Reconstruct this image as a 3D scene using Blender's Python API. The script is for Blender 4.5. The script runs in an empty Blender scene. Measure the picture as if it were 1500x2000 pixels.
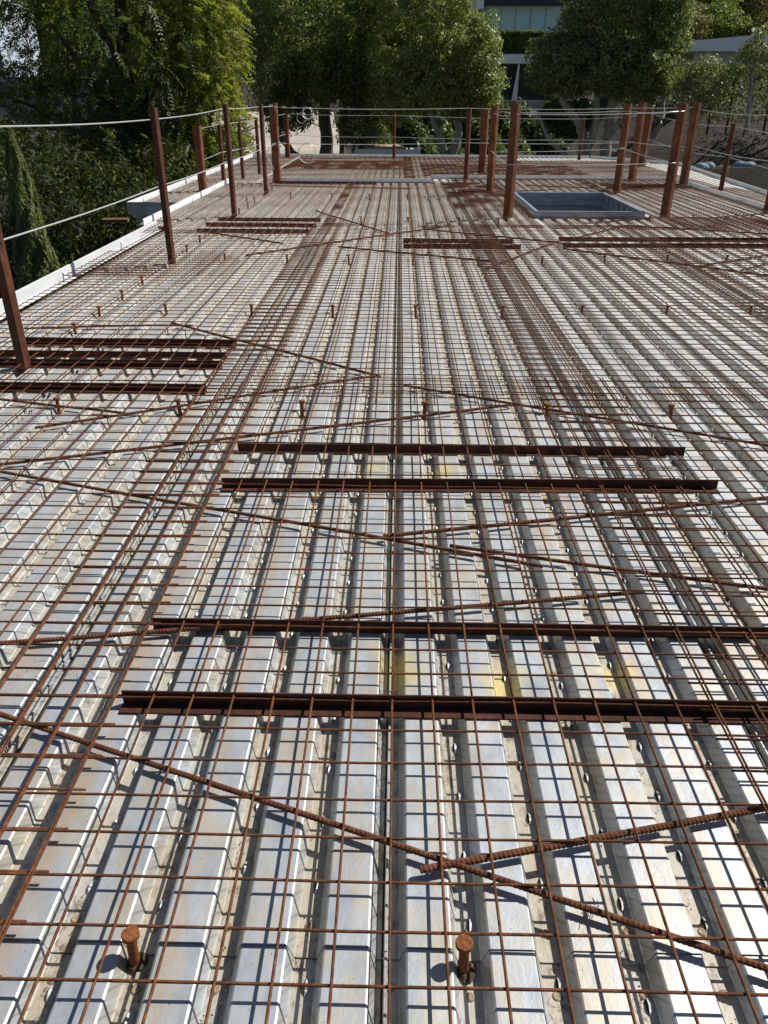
import bpy, math, random
import numpy as np
from mathutils import Vector, Matrix
random.seed(7); rng = np.random.default_rng(7)
scn = bpy.context.scene
col = scn.collection
R = math.radians

# ------------------------------------------------------------------ camera
PITCH, YAW, ROLL, EYE, FPX = 0.495802, 0.016067, 0.005532, 1.34387, 1501.54
def cam_axes():
    f = Vector((0, math.cos(PITCH), -math.sin(PITCH))); r = Vector((1, 0, 0)); u = r.cross(f)
    Z = Matrix.Rotation(YAW, 3, 'Z'); f, r, u = Z @ f, Z @ r, Z @ u
    c, s = math.cos(ROLL), math.sin(ROLL)
    return c*r + s*u, -s*r + c*u, f
r_, u_, f_ = cam_axes()
cd = bpy.data.cameras.new('camera'); cam = bpy.data.objects.new('camera', cd); col.objects.link(cam)
M = Matrix((( r_.x, u_.x, -f_.x, 0), (r_.y, u_.y, -f_.y, 0), (r_.z, u_.z, -f_.z, EYE), (0, 0, 0, 1)))
cam.matrix_world = M
cd.sensor_fit = 'VERTICAL'; cd.sensor_height = 24; cd.lens = 24*FPX/2000
cd.clip_start = 0.05; cd.clip_end = 1500
scn.camera = cam

# ------------------------------------------------------------------ light
SUN = Vector((0.85, 0.47, 1.0)).normalized()
EL = math.asin(SUN.z); AZ = math.atan2(SUN.x, SUN.y)
w = bpy.data.worlds.new('World'); scn.world = w; w.use_nodes = True
nt = w.node_tree; bg = nt.nodes['Background']
sky = nt.nodes.new('ShaderNodeTexSky'); sky.sky_type = 'NISHITA'; sky.sun_disc = False
sky.sun_elevation = EL; sky.sun_rotation = AZ; sky.air_density = 1.0; sky.dust_density = 0.6
nt.links.new(sky.outputs[0], bg.inputs[0]); bg.inputs[1].default_value = 0.051
sl = bpy.data.lights.new('sun', 'SUN'); so = bpy.data.objects.new('sun', sl); col.objects.link(so)
sl.energy = 5.0; sl.angle = R(0.5); sl.color = (1.0, 0.95, 0.87)
so.rotation_euler = SUN.to_track_quat('Z', 'Y').to_euler(); so.location = (20, 10, 30)
scn.view_settings.view_transform = 'Standard'; scn.view_settings.look = 'None'
scn.view_settings.exposure = 0.18; scn.view_settings.gamma = 1.0
scn.render.engine = 'CYCLES'

# ------------------------------------------------------------------ helpers
def tag(o, label=None, cat=None, group=None, kind=None):
    if label: o['label'] = label
    if cat: o['category'] = cat
    if group: o['group'] = group
    if kind: o['kind'] = kind
    return o

class MB:
    """collects geometry for ONE mesh object"""
    def __init__(s): s.v = []; s.f = []; s.m = []; s.n = 0
    def add(s, v, f, mi=0):
        b = s.n; v = np.asarray(v, float).reshape(-1, 3); s.v.append(v); s.n += len(v)
        s.f += [tuple(b+i for i in q) for q in f]; s.m += [mi]*len(f)
    def box(s, c, d, rot=None, mi=0):
        x, y, z = d[0]/2, d[1]/2, d[2]/2
        v = np.array([(-x,-y,-z),(x,-y,-z),(x,y,-z),(-x,y,-z),(-x,-y,z),(x,-y,z),(x,y,z),(-x,y,z)])
        if rot is not None: v = v @ np.array(rot).T
        s.add(v+np.array(c), [(3,2,1,0),(4,5,6,7),(0,1,5,4),(1,2,6,5),(2,3,7,6),(3,0,4,7)], mi)
    def tube(s, pts, rad, n=6, mi=0, cap=True, ph=0.0):
        pts = np.asarray(pts, float); k = len(pts)
        rad = np.broadcast_to(np.asarray(rad, float), (k,)) if np.ndim(rad) < 2 else rad
        t = np.gradient(pts, axis=0); t /= np.linalg.norm(t, axis=1)[:, None]+1e-12
        ref = np.array([0, 0, 1.0]) if abs(t[0][2]) < .9 else np.array([1.0, 0, 0])
        a = np.cross(t, ref); a /= np.linalg.norm(a, axis=1)[:, None]+1e-12; b = np.cross(t, a)
        an = ph+np.arange(n)*2*math.pi/n
        if rad.ndim == 1: rr = np.repeat(rad[:, None], n, 1)
        else: rr = rad
        v = pts[:, None, :]+rr[:, :, None]*(np.cos(an)[None, :, None]*a[:, None, :]+np.sin(an)[None, :, None]*b[:, None, :])
        f = []
        for i in range(k-1):
            for j in range(n):
                j2 = (j+1) % n; f.append((i*n+j, i*n+j2, (i+1)*n+j2, (i+1)*n+j))
        if cap: f.append(tuple(range(n))[::-1]); f.append(tuple((k-1)*n+j for j in range(n)))
        s.add(v.reshape(-1, 3), f, mi)
    def prism(s, poly, axis, a, b, mi=0, closed=True, caps=True):
        """poly = list of 2D points; axis 'x' -> points are (y,z), 'y' -> (x,z), 'z' -> (x,y)"""
        k = len(poly)
        def P(p, t):
            return {'x': (t, p[0], p[1]), 'y': (p[0], t, p[1]), 'z': (p[0], p[1], t)}[axis]
        v = [P(p, a) for p in poly]+[P(p, b) for p in poly]
        f = [(i, (i+1) % k, k+(i+1) % k, k+i) for i in range(k if closed else k-1)]
        if closed and caps: f += [tuple(range(k))[::-1], tuple(range(k, 2*k))]
        s.add(v, f, mi)
    def build(s, name, mats, parent=None, smooth=False, loc=None):
        me = bpy.data.meshes.new(name)
        V = np.concatenate(s.v)
        if loc is not None: V = V-np.array(loc)
        me.from_pydata(V.tolist(), [], s.f)
        if not isinstance(mats, (list, tuple)): mats = [mats]
        for m in mats: me.materials.append(m)
        me.polygons.foreach_set('material_index', s.m)
        if smooth: me.polygons.foreach_set('use_smooth', [True]*len(s.f))
        me.update()
        o = bpy.data.objects.new(name, me); col.objects.link(o)
        if loc is not None: o.location = loc
        if parent: o.parent = parent
        return o
def quads(name, V, mat, parent=None):
    """V: (n,4,3) array of quads -> one mesh quickly"""
    n = len(V); me = bpy.data.meshes.new(name)
    me.vertices.add(n*4); me.vertices.foreach_set('co', V.reshape(-1).astype(np.float32))
    me.loops.add(n*4); me.loops.foreach_set('vertex_index', np.arange(n*4, dtype=np.int32))
    me.polygons.add(n); me.polygons.foreach_set('loop_start', np.arange(0, n*4, 4, dtype=np.int32))
    me.materials.append(mat); me.update(calc_edges=True); me.validate()
    o = bpy.data.objects.new(name, me); col.objects.link(o)
    if parent: o.parent = parent
    return o
def empty(name, loc, rz=0):
    o = bpy.data.objects.new(name, None); col.objects.link(o); o.location = loc; o.rotation_euler = (0, 0, rz)
    o.empty_display_size = .1; return o

# ------------------------------------------------------------------ materials
def mat(name, base=(.5,.5,.5), rough=.6, metal=0.0, spec=None):
    m = bpy.data.materials.new(name); m.use_nodes = True
    b = m.node_tree.nodes['Principled BSDF']
    b.inputs['Base Color'].default_value = (*base, 1); b.inputs['Roughness'].default_value = rough
    b.inputs['Metallic'].default_value = metal
    if spec is not None: b.inputs['Specular IOR Level'].default_value = spec
    return m
class NT:
    def __init__(s, m): s.t = m.node_tree; s.b = s.t.nodes['Principled BSDF']
    def n(s, k, **kw):
        x = s.t.nodes.new(k)
        for a, b in kw.items(): setattr(x, a, b)
        return x
    def l(s, a, b): s.t.links.new(a, b)
    def coord(s, scale=(1,1,1), loc=(0,0,0)):
        g = s.n('ShaderNodeNewGeometry'); m = s.n('ShaderNodeMapping')
        m.inputs['Scale'].default_value = scale; m.inputs['Location'].default_value = loc
        s.l(g.outputs['Position'], m.inputs['Vector']); return m.outputs[0]
    def noise(s, scale=5, detail=4, rough=.55, sc=(1,1,1), dist=0, loc=(0,0,0)):
        x = s.n('ShaderNodeTexNoise'); x.inputs['Scale'].default_value = scale; x.inputs['Detail'].default_value = detail
        x.inputs['Roughness'].default_value = rough; x.inputs['Distortion'].default_value = dist
        s.l(s.coord(sc, loc), x.inputs['Vector']); return x.outputs[0]
    def ramp(s, fac, stops):
        r = s.n('ShaderNodeValToRGB'); e = r.color_ramp.elements
        while len(e) < len(stops): e.new(.5)
        for q, (p, c) in zip(e, stops):
            q.position = p; q.color = (*c, 1) if len(c) == 3 else c
        s.l(fac, r.inputs[0]); return r.outputs[0]
    def mix(s, fac, a, b, mode='MIX'):
        x = s.n('ShaderNodeMix', data_type='RGBA', blend_type=mode)
        if isinstance(fac, (int, float)): x.inputs[0].default_value = fac
        else: s.l(fac, x.inputs[0])
        for v, i in ((a, 6), (b, 7)):
            if isinstance(v, tuple): x.inputs[i].default_value = (*v, 1)
            else: s.l(v, x.inputs[i])
        return x.outputs[2]
    def math(s, op, a, b=0.0, clamp=False):
        x = s.n('ShaderNodeMath', operation=op); x.use_clamp = clamp
        for v, i in ((a, 0), (b, 1)):
            if isinstance(v, (int, float)): x.inputs[i].default_value = v
            else: s.l(v, x.inputs[i])
        return x.outputs[0]
    def bump(s, h, strength=.3, dist=.01):
        x = s.n('ShaderNodeBump'); x.inputs['Strength'].default_value = strength; x.inputs['Distance'].default_value = dist
        s.l(h, x.inputs['Height']); s.l(x.outputs[0], s.b.inputs['Normal'])
    def col(s, c): s.l(c, s.b.inputs['Base Color'])
W3 = lambda v: (v, v, v)

def rust_mat(name, a, b, c, scale=60, rough=.85):
    m = mat(name, a, rough, spec=.25); t = NT(m)
    n = t.noise(scale, 5, .65); k = t.noise(2.2, 3, .6)
    cc = t.ramp(n, [(.3, a), (.5, b), (.72, c)])
    cc = t.mix(t.ramp(k, [(.4, W3(0)), (.62, W3(.55))]), cc, a)
    t.col(cc); t.bump(n, .5, .002); return m
M_wire = rust_mat('rusty_wire', (.065,.026,.014), (.13,.05,.022), (.26,.11,.045))
M_bar = rust_mat('rusty_bar', (.075,.028,.015), (.135,.05,.026), (.23,.10,.05), 45)
M_angle = rust_mat('rusty_angle', (.038,.014,.010), (.075,.026,.016), (.15,.056,.032), 25)
M_post = rust_mat('rusty_post', (.10,.036,.018), (.165,.06,.027), (.26,.105,.045), 9, .75)
M_postd = rust_mat('rusty_guard_post', (.065,.023,.015), (.105,.036,.021), (.17,.063,.034), 12, .75)
M_stud = rust_mat('rusty_stud', (.11,.035,.016), (.22,.075,.028), (.38,.15,.055), 110)
M_hole = mat('bolt_hole_dark', (.01,.008,.007), .9)

def deck_mat(name, kind):
    m = mat(name, (.6,.6,.6), .42, .4 if kind == 'hat' else .35); t = NT(m)
    mott = t.noise(9, 7, .68, (1.2, .8, 1)); fine = t.noise(75, 5, .7, (1, .5, 1)); big = t.noise(1.3, 3, .5, (3, .5, 1))
    spang = t.n('ShaderNodeTexVoronoi'); spang.inputs['Scale'].default_value = 270; t.l(t.coord((1, 1, 1)), spang.inputs['Vector'])
    base = t.ramp(mott, [(.3, (.33,.375,.435)), (.5, (.43,.475,.53)), (.72, (.52,.55,.575))])
    base = t.mix(t.ramp(fine, [(.4, W3(0)), (.75, W3(.30))]), base, (.42,.44,.46))
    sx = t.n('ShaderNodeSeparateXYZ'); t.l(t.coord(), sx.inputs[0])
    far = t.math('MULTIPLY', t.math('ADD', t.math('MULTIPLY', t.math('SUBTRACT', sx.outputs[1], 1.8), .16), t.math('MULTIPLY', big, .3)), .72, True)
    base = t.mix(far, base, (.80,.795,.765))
    gr = t.noise(34, 5, .8, (1, .8, 1), .3, (1, 1, 1)); base = t.mix(t.ramp(gr, [(.5, W3(0)), (.72, W3(.42))]), base, (.42,.40,.35))
    sp = t.math('MULTIPLY', spang.outputs['Color'], .06)
    base = t.mix(sp, base, (.9,.92,.95))
    # tan water stains, long in the rib direction, ragged
    st = t.noise(3.3, 7, .68, (4.2, 1.5, 1), .5, (3.1, 0, 0)); st2 = t.noise(14, 4, .7, (1.5, .7, 1))
    s = t.math('ADD', t.math('MULTIPLY', st, .72), t.math('MULTIPLY', st2, .28))
    xs_ = t.n('ShaderNodeSeparateXYZ'); t.l(t.coord(), xs_.inputs[0]); drip = t.noise(4, 6, .75, (2, .8, 1), .6, (2, 7, 0))
    for dx_, wd_ in ((-.705, .035), (-1.01, .03), (.66, .03), (1.02, .03), (-.40, .018)):
        q = t.math('SUBTRACT', 1.0, t.math('DIVIDE', t.math('ABSOLUTE', t.math('SUBTRACT', xs_.outputs[0], dx_)), wd_), True)
        q = t.math('MULTIPLY', q, t.ramp(drip, [(.38, W3(0)), (.62, W3(1))]))
        base = t.mix(t.math('MULTIPLY', q, .6), base, (.55,.32,.13))
    if kind == 'hat':
        f = t.ramp(s, [(.46, W3(0)), (.58, W3(.5)), (.75, W3(.9))])
        base = t.mix(f, base, (.55,.45,.29))
        f2 = t.ramp(t.noise(2.3, 5, .7, (4, .9, 1), .3, (9, 2, 0)), [(.63, W3(0)), (.74, W3(.8))])
        base = t.mix(f2, base, (.45,.27,.13))
        # sparse rust pinholes
        pv = t.n('ShaderNodeTexVoronoi'); pv.inputs['Scale'].default_value = 38; t.l(t.coord(), pv.inputs['Vector'])
        base = t.mix(t.ramp(pv.outputs[0], [(.03, W3(.85)), (.07, W3(0))]), base, (.12,.06,.03))
    elif kind == 'web':
        f = t.ramp(s, [(.42, W3(.05)), (.58, W3(.7))])
        base = t.mix(f, base, (.42,.37,.27))
    else:
        f = t.ramp(s, [(.35, W3(.35)), (.55, W3(.93))])
        base = t.mix(f, base, (.42,.37,.28))
        d = t.noise(60, 6, .8, (1, .6, 1)); dk = t.noise(4, 4, .7, (4, 1, 1), .5, (1, 4, 0))
        g = t.math('MULTIPLY', t.ramp(d, [(.5, W3(0)), (.6, W3(1))]), t.ramp(dk, [(.38, W3(0)), (.55, W3(1))]))
        base = t.mix(t.math('MULTIPLY', g, .85), base, (.13,.07,.035))
    yn = t.noise(11, 7, .75, (1.2, .8, 1), .8, (5, 5, 0)); acc = None   # spilled yellow marking paint
    for (px, py, rx, ry) in ((.02,1.66,.13,.2), (.30,1.60,.12,.2), (-.10,2.93,.12,.2), (.2,2.92,.12,.18), (.60,1.66,.10,.10)):
        gq = t.n('ShaderNodeTexGradient', gradient_type='SPHERICAL'); t.l(t.coord((1/rx, 1/ry, .0001), (-px/rx, -py/ry, 0)), gq.inputs[0])
        acc = gq.outputs['Fac'] if acc is None else t.math('MAXIMUM', acc, gq.outputs['Fac'])
    fm = t.math('ADD', t.math('MULTIPLY', acc, .55), t.math('MULTIPLY', yn, .75))
    fm = t.math('MULTIPLY', t.ramp(fm, [(.56, W3(0)), (.80, W3(.5))]), t.math('MULTIPLY', acc, 4, True))
    base = t.mix(fm, base, (.74,.60,.13))
    t.col(base)
    rg = t.ramp(mott, [(.3, W3(.42)), (.7, W3(.58))]); t.l(rg, t.b.inputs['Roughness'])
    if kind == 'floor': t.b.inputs['Metallic'].default_value = .05; t.bump(fine, .35, .004)
    elif kind == 'web':
        # pressed diagonal embossments
        wv = t.n('ShaderNodeTexWave', wave_type='BANDS', bands_direction='DIAGONAL'); wv.inputs['Scale'].default_value = 13
        wv.inputs['Distortion'].default_value = .15
        t.l(t.coord((0.001, 1, 1.0)), wv.inputs['Vector'])
        t.bump(t.ramp(wv.outputs['Fac'], [(.3, W3(0)), (.75, W3(1))]), .55, .004)
    else: t.bump(t.math('ADD', mott, t.math('MULTIPLY', fine, .15)), .25, .008)
    return m
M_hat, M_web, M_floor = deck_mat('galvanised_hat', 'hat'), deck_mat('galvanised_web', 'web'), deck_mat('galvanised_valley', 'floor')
M_galv = mat('galvanised_trim', (.72,.74,.77), .55, .05); t = NT(M_galv)
t.col(t.ramp(t.noise(12, 4, .6, (1, .3, 1)), [(.3, (.60,.62,.65)), (.7, (.78,.79,.80))]))
M_weld = rust_mat('weld_burn', (.20,.12,.07), (.34,.26,.18), (.46,.38,.28), 180)
M_cable = mat('steel_cable', (.62,.63,.62), .38, .5)
M_curbframe = mat('opening_frame_galv', (.42,.48,.56), .5, .35); t = NT(M_curbframe)
t.col(t.ramp(t.noise(5, 4, .6, (1, 1, 3)), [(.35, (.22,.26,.31)), (.7, (.38,.42,.47))]))
M_shaft = mat('shaft_wall', (.26,.28,.31), .7)

# ------------------------------------------------------------------ deck
ZH, ZF, PIT, X0 = -.033, -.071, .1524, .031
def rib(mb, k, y0, y1, dz=0, nseg=1, tabs=True):
    xl = X0+k*PIT; zh, zf = ZH+dz, ZF+dz; b = .0035
    xs = [(xl+b, zh), (xl+.085-b, zh), (xl+.085, zh-.0022), (xl+.0965, zf+.0022), (xl+.0985, zf), (xl+PIT-.0135, zf), (xl+PIT-.0115, zf+.0022), (xl+PIT, zh-.0022), (xl+PIT+b, zh)]
    mi = [0, 0, 1, 1, 2, 1, 1, 0]
    for i in range(8):
        a, c = xs[i], xs[i+1]
        mb.add([(a[0], y0, a[1]), (c[0], y0, c[1]), (c[0], y1, c[1]), (a[0], y1, a[1])], [(0, 1, 2, 3)], mi[i])
    # faint stiffening groove in the valley floor
    if (k+1) % 6 == 0:   # standing side-lap seam
        xc = xl+.0965+.0225
        mb.tube([(xc-.004, y0+.002, zf+.020), (xc-.004, y1-.002, zf+.020)], .0036, 6, 1)
        mb.box((xc-.004, (y0+y1)/2, zf+.010), (.003, y1-y0-.004, .020), mi=1)
        mb.add([(xc+.001, y0+.002, zf+.0008), (xc+.005, y0+.002, zf+.0008), (xc+.005, y1-.002, zf+.0008), (xc+.001, y1-.002, zf+.0008)], [(0, 1, 2, 3)], 4)
        mb.add([(xc-.012, y0+.002, zf+.0008), (xc-.007, y0+.002, zf+.0008), (xc-.007, y1-.002, zf+.0008), (xc-.012, y1-.002, zf+.0008)], [(0, 1, 2, 3)], 4)
    elif tabs:           # pressed lips beside a punched slot
        y = y0+.05+((k*37) % 10)*.013
        while y < min(y1-.05, 9.0):
            xc = xl+.0985+.026; n = 5
            pa = []; pb = []
            for j in range(n):
                s = j/(n-1); yy = y+s*.036; h = .009*math.sin(math.pi*s)
                pa.append((xc-.001, yy, zf+.0006+h)); pb.append((xc+.0105, yy, zf+.0006+h*.35))
            v = pa+pb; mb.add(v, [(j, n+j, n+j+1, j+1) for j in range(n-1)], 1)
            mb.add([(xc-.004, y+.010, zf+.0009), (xc-.0008, y+.003, zf+.0009), (xc-.0008, y+.033, zf+.0009), (xc-.004, y+.026, zf+.0009)], [(0, 1, 2, 3)], 4)
            y += .152+((k*13+int(y*10)) % 3)*.006
def lap_edge(mb, k, y, dz):
    """cut edge of the upper sheet at an end lap"""
    xl = X0+k*PIT; b = .0045
    xs = [(xl, ZH-.0028), (xl+b, ZH), (xl+.085-b, ZH), (xl+.085, ZH-.0028), (xl+.0965, ZF+.0022), (xl+.0985, ZF), (xl+PIT-.0135, ZF), (xl+PIT-.0115, ZF+.0022), (xl+PIT, ZH-.0028)]
    for i in range(8):
        a, c = xs[i], xs[i+1]
        mb.add([(a[0], y, a[1]+dz-.0014), (c[0], y, c[1]+dz-.0014), (c[0], y, c[1]+dz), (a[0], y, a[1]+dz)], [(0, 1, 2, 3)], 0)
mb = MB()
WELL = (1.80, 3.12, 10.58, 12.80)
def deck_xrange(y):  # usable x range of the main deck
    return (-2.86 if y < 9.62 else -3.04, 5.10)
for k in range(-21, 33):
    xl = X0+k*PIT; xm = xl+.05
    segs = [(-.6, .874, -.0035), (.864, 3.62, 0), (3.60, 7.64, .0), (7.62, 10.36, 0), (10.34, 15.86, .0)]
    if xm < .55: segs[-1] = (10.34, 15.04, 0)
    if xl < -2.86 or xl < -3.02: segs = [(9.62, 15.04, 0)]
    if xl < -3.04: continue
    if xl > 4.95: continue
    inwell = WELL[0]-.06 < xl+.04 < WELL[1]
    for (a, c, dz) in segs:
        if (a, c) in ((3.60, 7.64), (10.34, 15.86), (10.34, 15.04)): dz = -.0015
        if inwell and c > WELL[2] and a < WELL[3]:
            if a < WELL[2]-.02: rib(mb, k, a, WELL[2], dz)
            if c > WELL[3]: rib(mb, k, WELL[3], c, dz)
        else: rib(mb, k, a, c, dz)
    if segs[0][0] < 0: lap_edge(mb, k, .864, 0)
    for yb in (.80, .915, 3.57, 5.57, 7.58):   # puddle welds at the beams
        if xl > -2.86 and abs(xl) < 3.2:
            xc = xl+.119+.004*((k*7) % 3-1); zz = ZF+(-.0035 if yb < .86 else 0)
            n = 12; a = np.arange(n)*2*math.pi/n
            rr = .0092
            v = [(xc+rr*math.cos(q), yb+((k*5) % 4)*.005+rr*math.sin(q), zz+.0008) for q in a]+[(xc+rr*.75*math.cos(q), yb+((k*5) % 4)*.005+rr*.75*math.sin(q), zz+.0028) for q in a]+[(xc, yb+((k*5) % 4)*.005, zz+.0014)]
            mb.add(v, [(i, (i+1) % n, n+(i+1) % n, n+i) for i in range(n)]+[(n+i, n+(i+1) % n, 2*n) for i in range(n)], 5)
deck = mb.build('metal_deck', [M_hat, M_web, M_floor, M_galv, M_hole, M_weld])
tag(deck, kind='structure')

# lower roof areas around the main deck
LOW = -.33
def low_rib(mb, k, y0, y1):
    xl = X0+k*PIT; h, f = LOW, LOW-.038
    xs = [(xl, h), (xl+.085, h), (xl+.0965, f), (xl+PIT-.0115, f), (xl+PIT, h)]
    for i, m in enumerate((0, 1, 2, 1)):
        a, c = xs[i], xs[i+1]; mb.add([(a[0], y0, a[1]), (c[0], y0, c[1]), (c[0], y1, c[1]), (a[0], y1, a[1])], [(0, 1, 2, 3)], m)
mb = MB()
FAR = 26.45
for k in range(-31, 52):
    xl = X0+k*PIT
    if xl < -4.58: continue
    if xl < -3.1: y0 = 13.87
    elif xl < .5: y0 = 15.10
    elif xl < 5.08: y0 = 15.92
    else: y0 = 8.0
    y1 = FAR
    if xl > 5.9: y1 = FAR-(xl-5.9)*1.15
    if xl > 7.1+.0*xl: 
        y0 = max(y0, 16.4+(xl-7.24)/.73*7.6)
    if y1-y0 > .1 and xl < 7.85: low_rib(mb, k, y0, y1)
lowdeck = mb.build('lower_metal_deck', [M_hat, M_web, M_floor]); tag(lowdeck, kind='structure')

# ------------------------------------------------------------------ edge forms (pour stops)
def stop(name, pts, z0, z1, inward, label, th=.004, lip=.012):
    """vertical galvanised plate with a returned lip along a polyline"""
    mb = MB()
    for (x0, y0), (x1, y1) in zip(pts[:-1], pts[1:]):
        d = Vector((x1-x0, y1-y0, 0)); L = d.length; d.normalize(); n = Vector((-d.y, d.x, 0))*inward
        ang = math.atan2(d.y, d.x); rot = Matrix.Rotation(ang, 3, 'Z')
        c = Vector(((x0+x1)/2, (y0+y1)/2, 0))
        mb.box((c.x, c.y, (z0+z1)/2), (L, th, z1-z0), rot)
        mb.box((c.x-n.x*lip/2, c.y-n.y*lip/2, z1+.002), (L, lip, .004), rot)
        mb.box((c.x+n.x*.02, c.y+n.y*.02, z0-.001), (L, .04, .003), rot)
        q = .9
        while q < L-.2:   # little kicker straps
            p = Vector((x0, y0, 0))+d*q
            mb.box((p.x+n.x*.03, p.y+n.y*.03, (z0+z1)/2+.006), (.028, .004, math.hypot(z1-z0, .06)), rot @ Matrix.Rotation(R(50)*inward, 3, 'X'))
            q += 1.55
    o = mb.build(name, M_galv); tag(o, label, 'edge form', 'galvanised edge forms around the deck'); return o
stop('edge_form', [(-2.865, -.4), (-2.865, 9.60)], -.07, .036, -1, 'long white edge form along the left side of the near deck')
stop('edge_form', [(-3.045, 9.66), (-3.045, 15.03)], -.07, .036, -1, 'white edge form left of the middle deck, stepped out past the near one')
stop('edge_form', [(-2.3, 15.06), (.58, 15.08)], -.07, .036, 1, 'grey edge form strip across the back, left of the step at centre')
stop('edge_form', [(.6, 15.89), (5.1, 15.9)], -.07, .036, 1, 'grey edge form strip across the back, right of the step at centre')
stop('edge_form', [(5.105, 14.8), (5.105, 9.5)], -.07, .036, -1, 'grey edge form running down the right side of the deck past the last column')
stop('edge_form', [(-4.60, 13.86), (-4.60, FAR)], LOW-.04, LOW+.075, -1, 'white edge form at the left rim of the lower roof')
stop('edge_form', [(-4.60, FAR+.01), (5.9, FAR)], LOW-.04, LOW+.075, -1, 'thin pale edge form along the far rim of the lower roof')
stop('edge_form', [(5.95, FAR), (7.9, 24.0), (7.2, 16.2)], LOW-.04, LOW+.075, -1, 'pale edge form bending round the right rim of the lower roof')
mb = MB()
mb.box((-3.86, 13.84, LOW-.02), (1.5, .012, .2)); mb.box((-3.86, 13.95, LOW-.18), (1.3, .02, .12)); mb.box((-3.80, 13.6, LOW-.22), (1.0, .5, .02))
o = mb.build('roof_fascia', M_curbframe); tag(o, 'blue-grey sheet fascia on the near end of the lower roof at left', 'fascia')
mb = MB(); mb.box((-4.75, 13.6, LOW-.18), (.42, .22, .05), Matrix.Rotation(R(8), 3, 'Z'))
o = mb.build('timber_board', mat('raw_board', (.14,.08,.045), .85)); tag(o, 'short brown board sticking out below the lower roof fascia', 'board')

# building body under the roof
M_wallb = mat('unfinished_wall', (.16,.15,.14), .9)
mb = MB()
mb.box((1.05, 4.6, -2.2), (7.7, 10.0, 4.0)); bld = empty('unfinished_building', (1, 8, -4.2))
tag(bld, 'unfinished grey building body carrying the ribbed metal roof deck', 'building')
def off(o, p): o.parent = p; o.location = -Vector(p.location); return o
mb = MB(); mb.box((1.0, 4.7, -2.25), (7.6, 10.4, 3.9)); off(mb.build('wall', M_wallb), bld)
mb = MB()
for (a, c) in ((-2.9, 1.7), (3.25, 5.0)): mb.box(((a+c)/2, 12.3, -2.3), (c-a, 5.3, 3.9))
off(mb.build('wall', M_wallb), bld)
mb = MB(); mb.box((1.4, 20.5, -2.6), (11.6, 11.3, 3.9)); off(mb.build('wall', M_wallb), bld)

# ------------------------------------------------------------------ roof opening (well)
wx0, wx1, wy0, wy1 = WELL; zt = .055
fr = empty('roof_opening_frame', ((wx0+wx1)/2, wy0, ZH)); tag(fr, 'blue-grey galvanised box frame round the square roof opening', 'opening frame')
for (cx, cy, dx, dy) in (((wx0+wx1)/2, wy0, wx1-wx0+.09, .04), ((wx0+wx1)/2, wy1, wx1-wx0+.09, .04), (wx0-.025, (wy0+wy1)/2, .04, wy1-wy0-.042), (wx1+.025, (wy0+wy1)/2, .04, wy1-wy0-.042)):
    mb = MB(); mb.box((cx, cy, (zt+ZF)/2-.03), (dx, dy, zt-ZF+.06)); off(mb.build('frame_rail', M_curbframe), fr)
mb = MB()
for i in range(7): mb.box((wx1+.001, wy0+.25+i*.3, -.03), (.006, .09, .10))
off(mb.build('rib_end', mat('cut_rib_end', (.14,.15,.17), .7)), fr)
mb = MB(); d = 1.6
for (cx, cy, dx, dy) in (((wx0+wx1)/2, wy1+.03, wx1-wx0+.1, .02), ((wx0+wx1)/2, wy0-.03, wx1-wx0+.1, .02), (wx0-.05, (wy0+wy1)/2, .02, wy1-wy0), (wx1+.05, (wy0+wy1)/2, .02, wy1-wy0)):
    mb.box((cx, cy, -.14-d/2), (dx, dy, d))
mb.box(((wx0+wx1)/2, (wy0+wy1)/2, -.14-d), (wx1-wx0+.1, wy1-wy0+.1, .02))
off(mb.build('shaft', M_shaft), fr)

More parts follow.
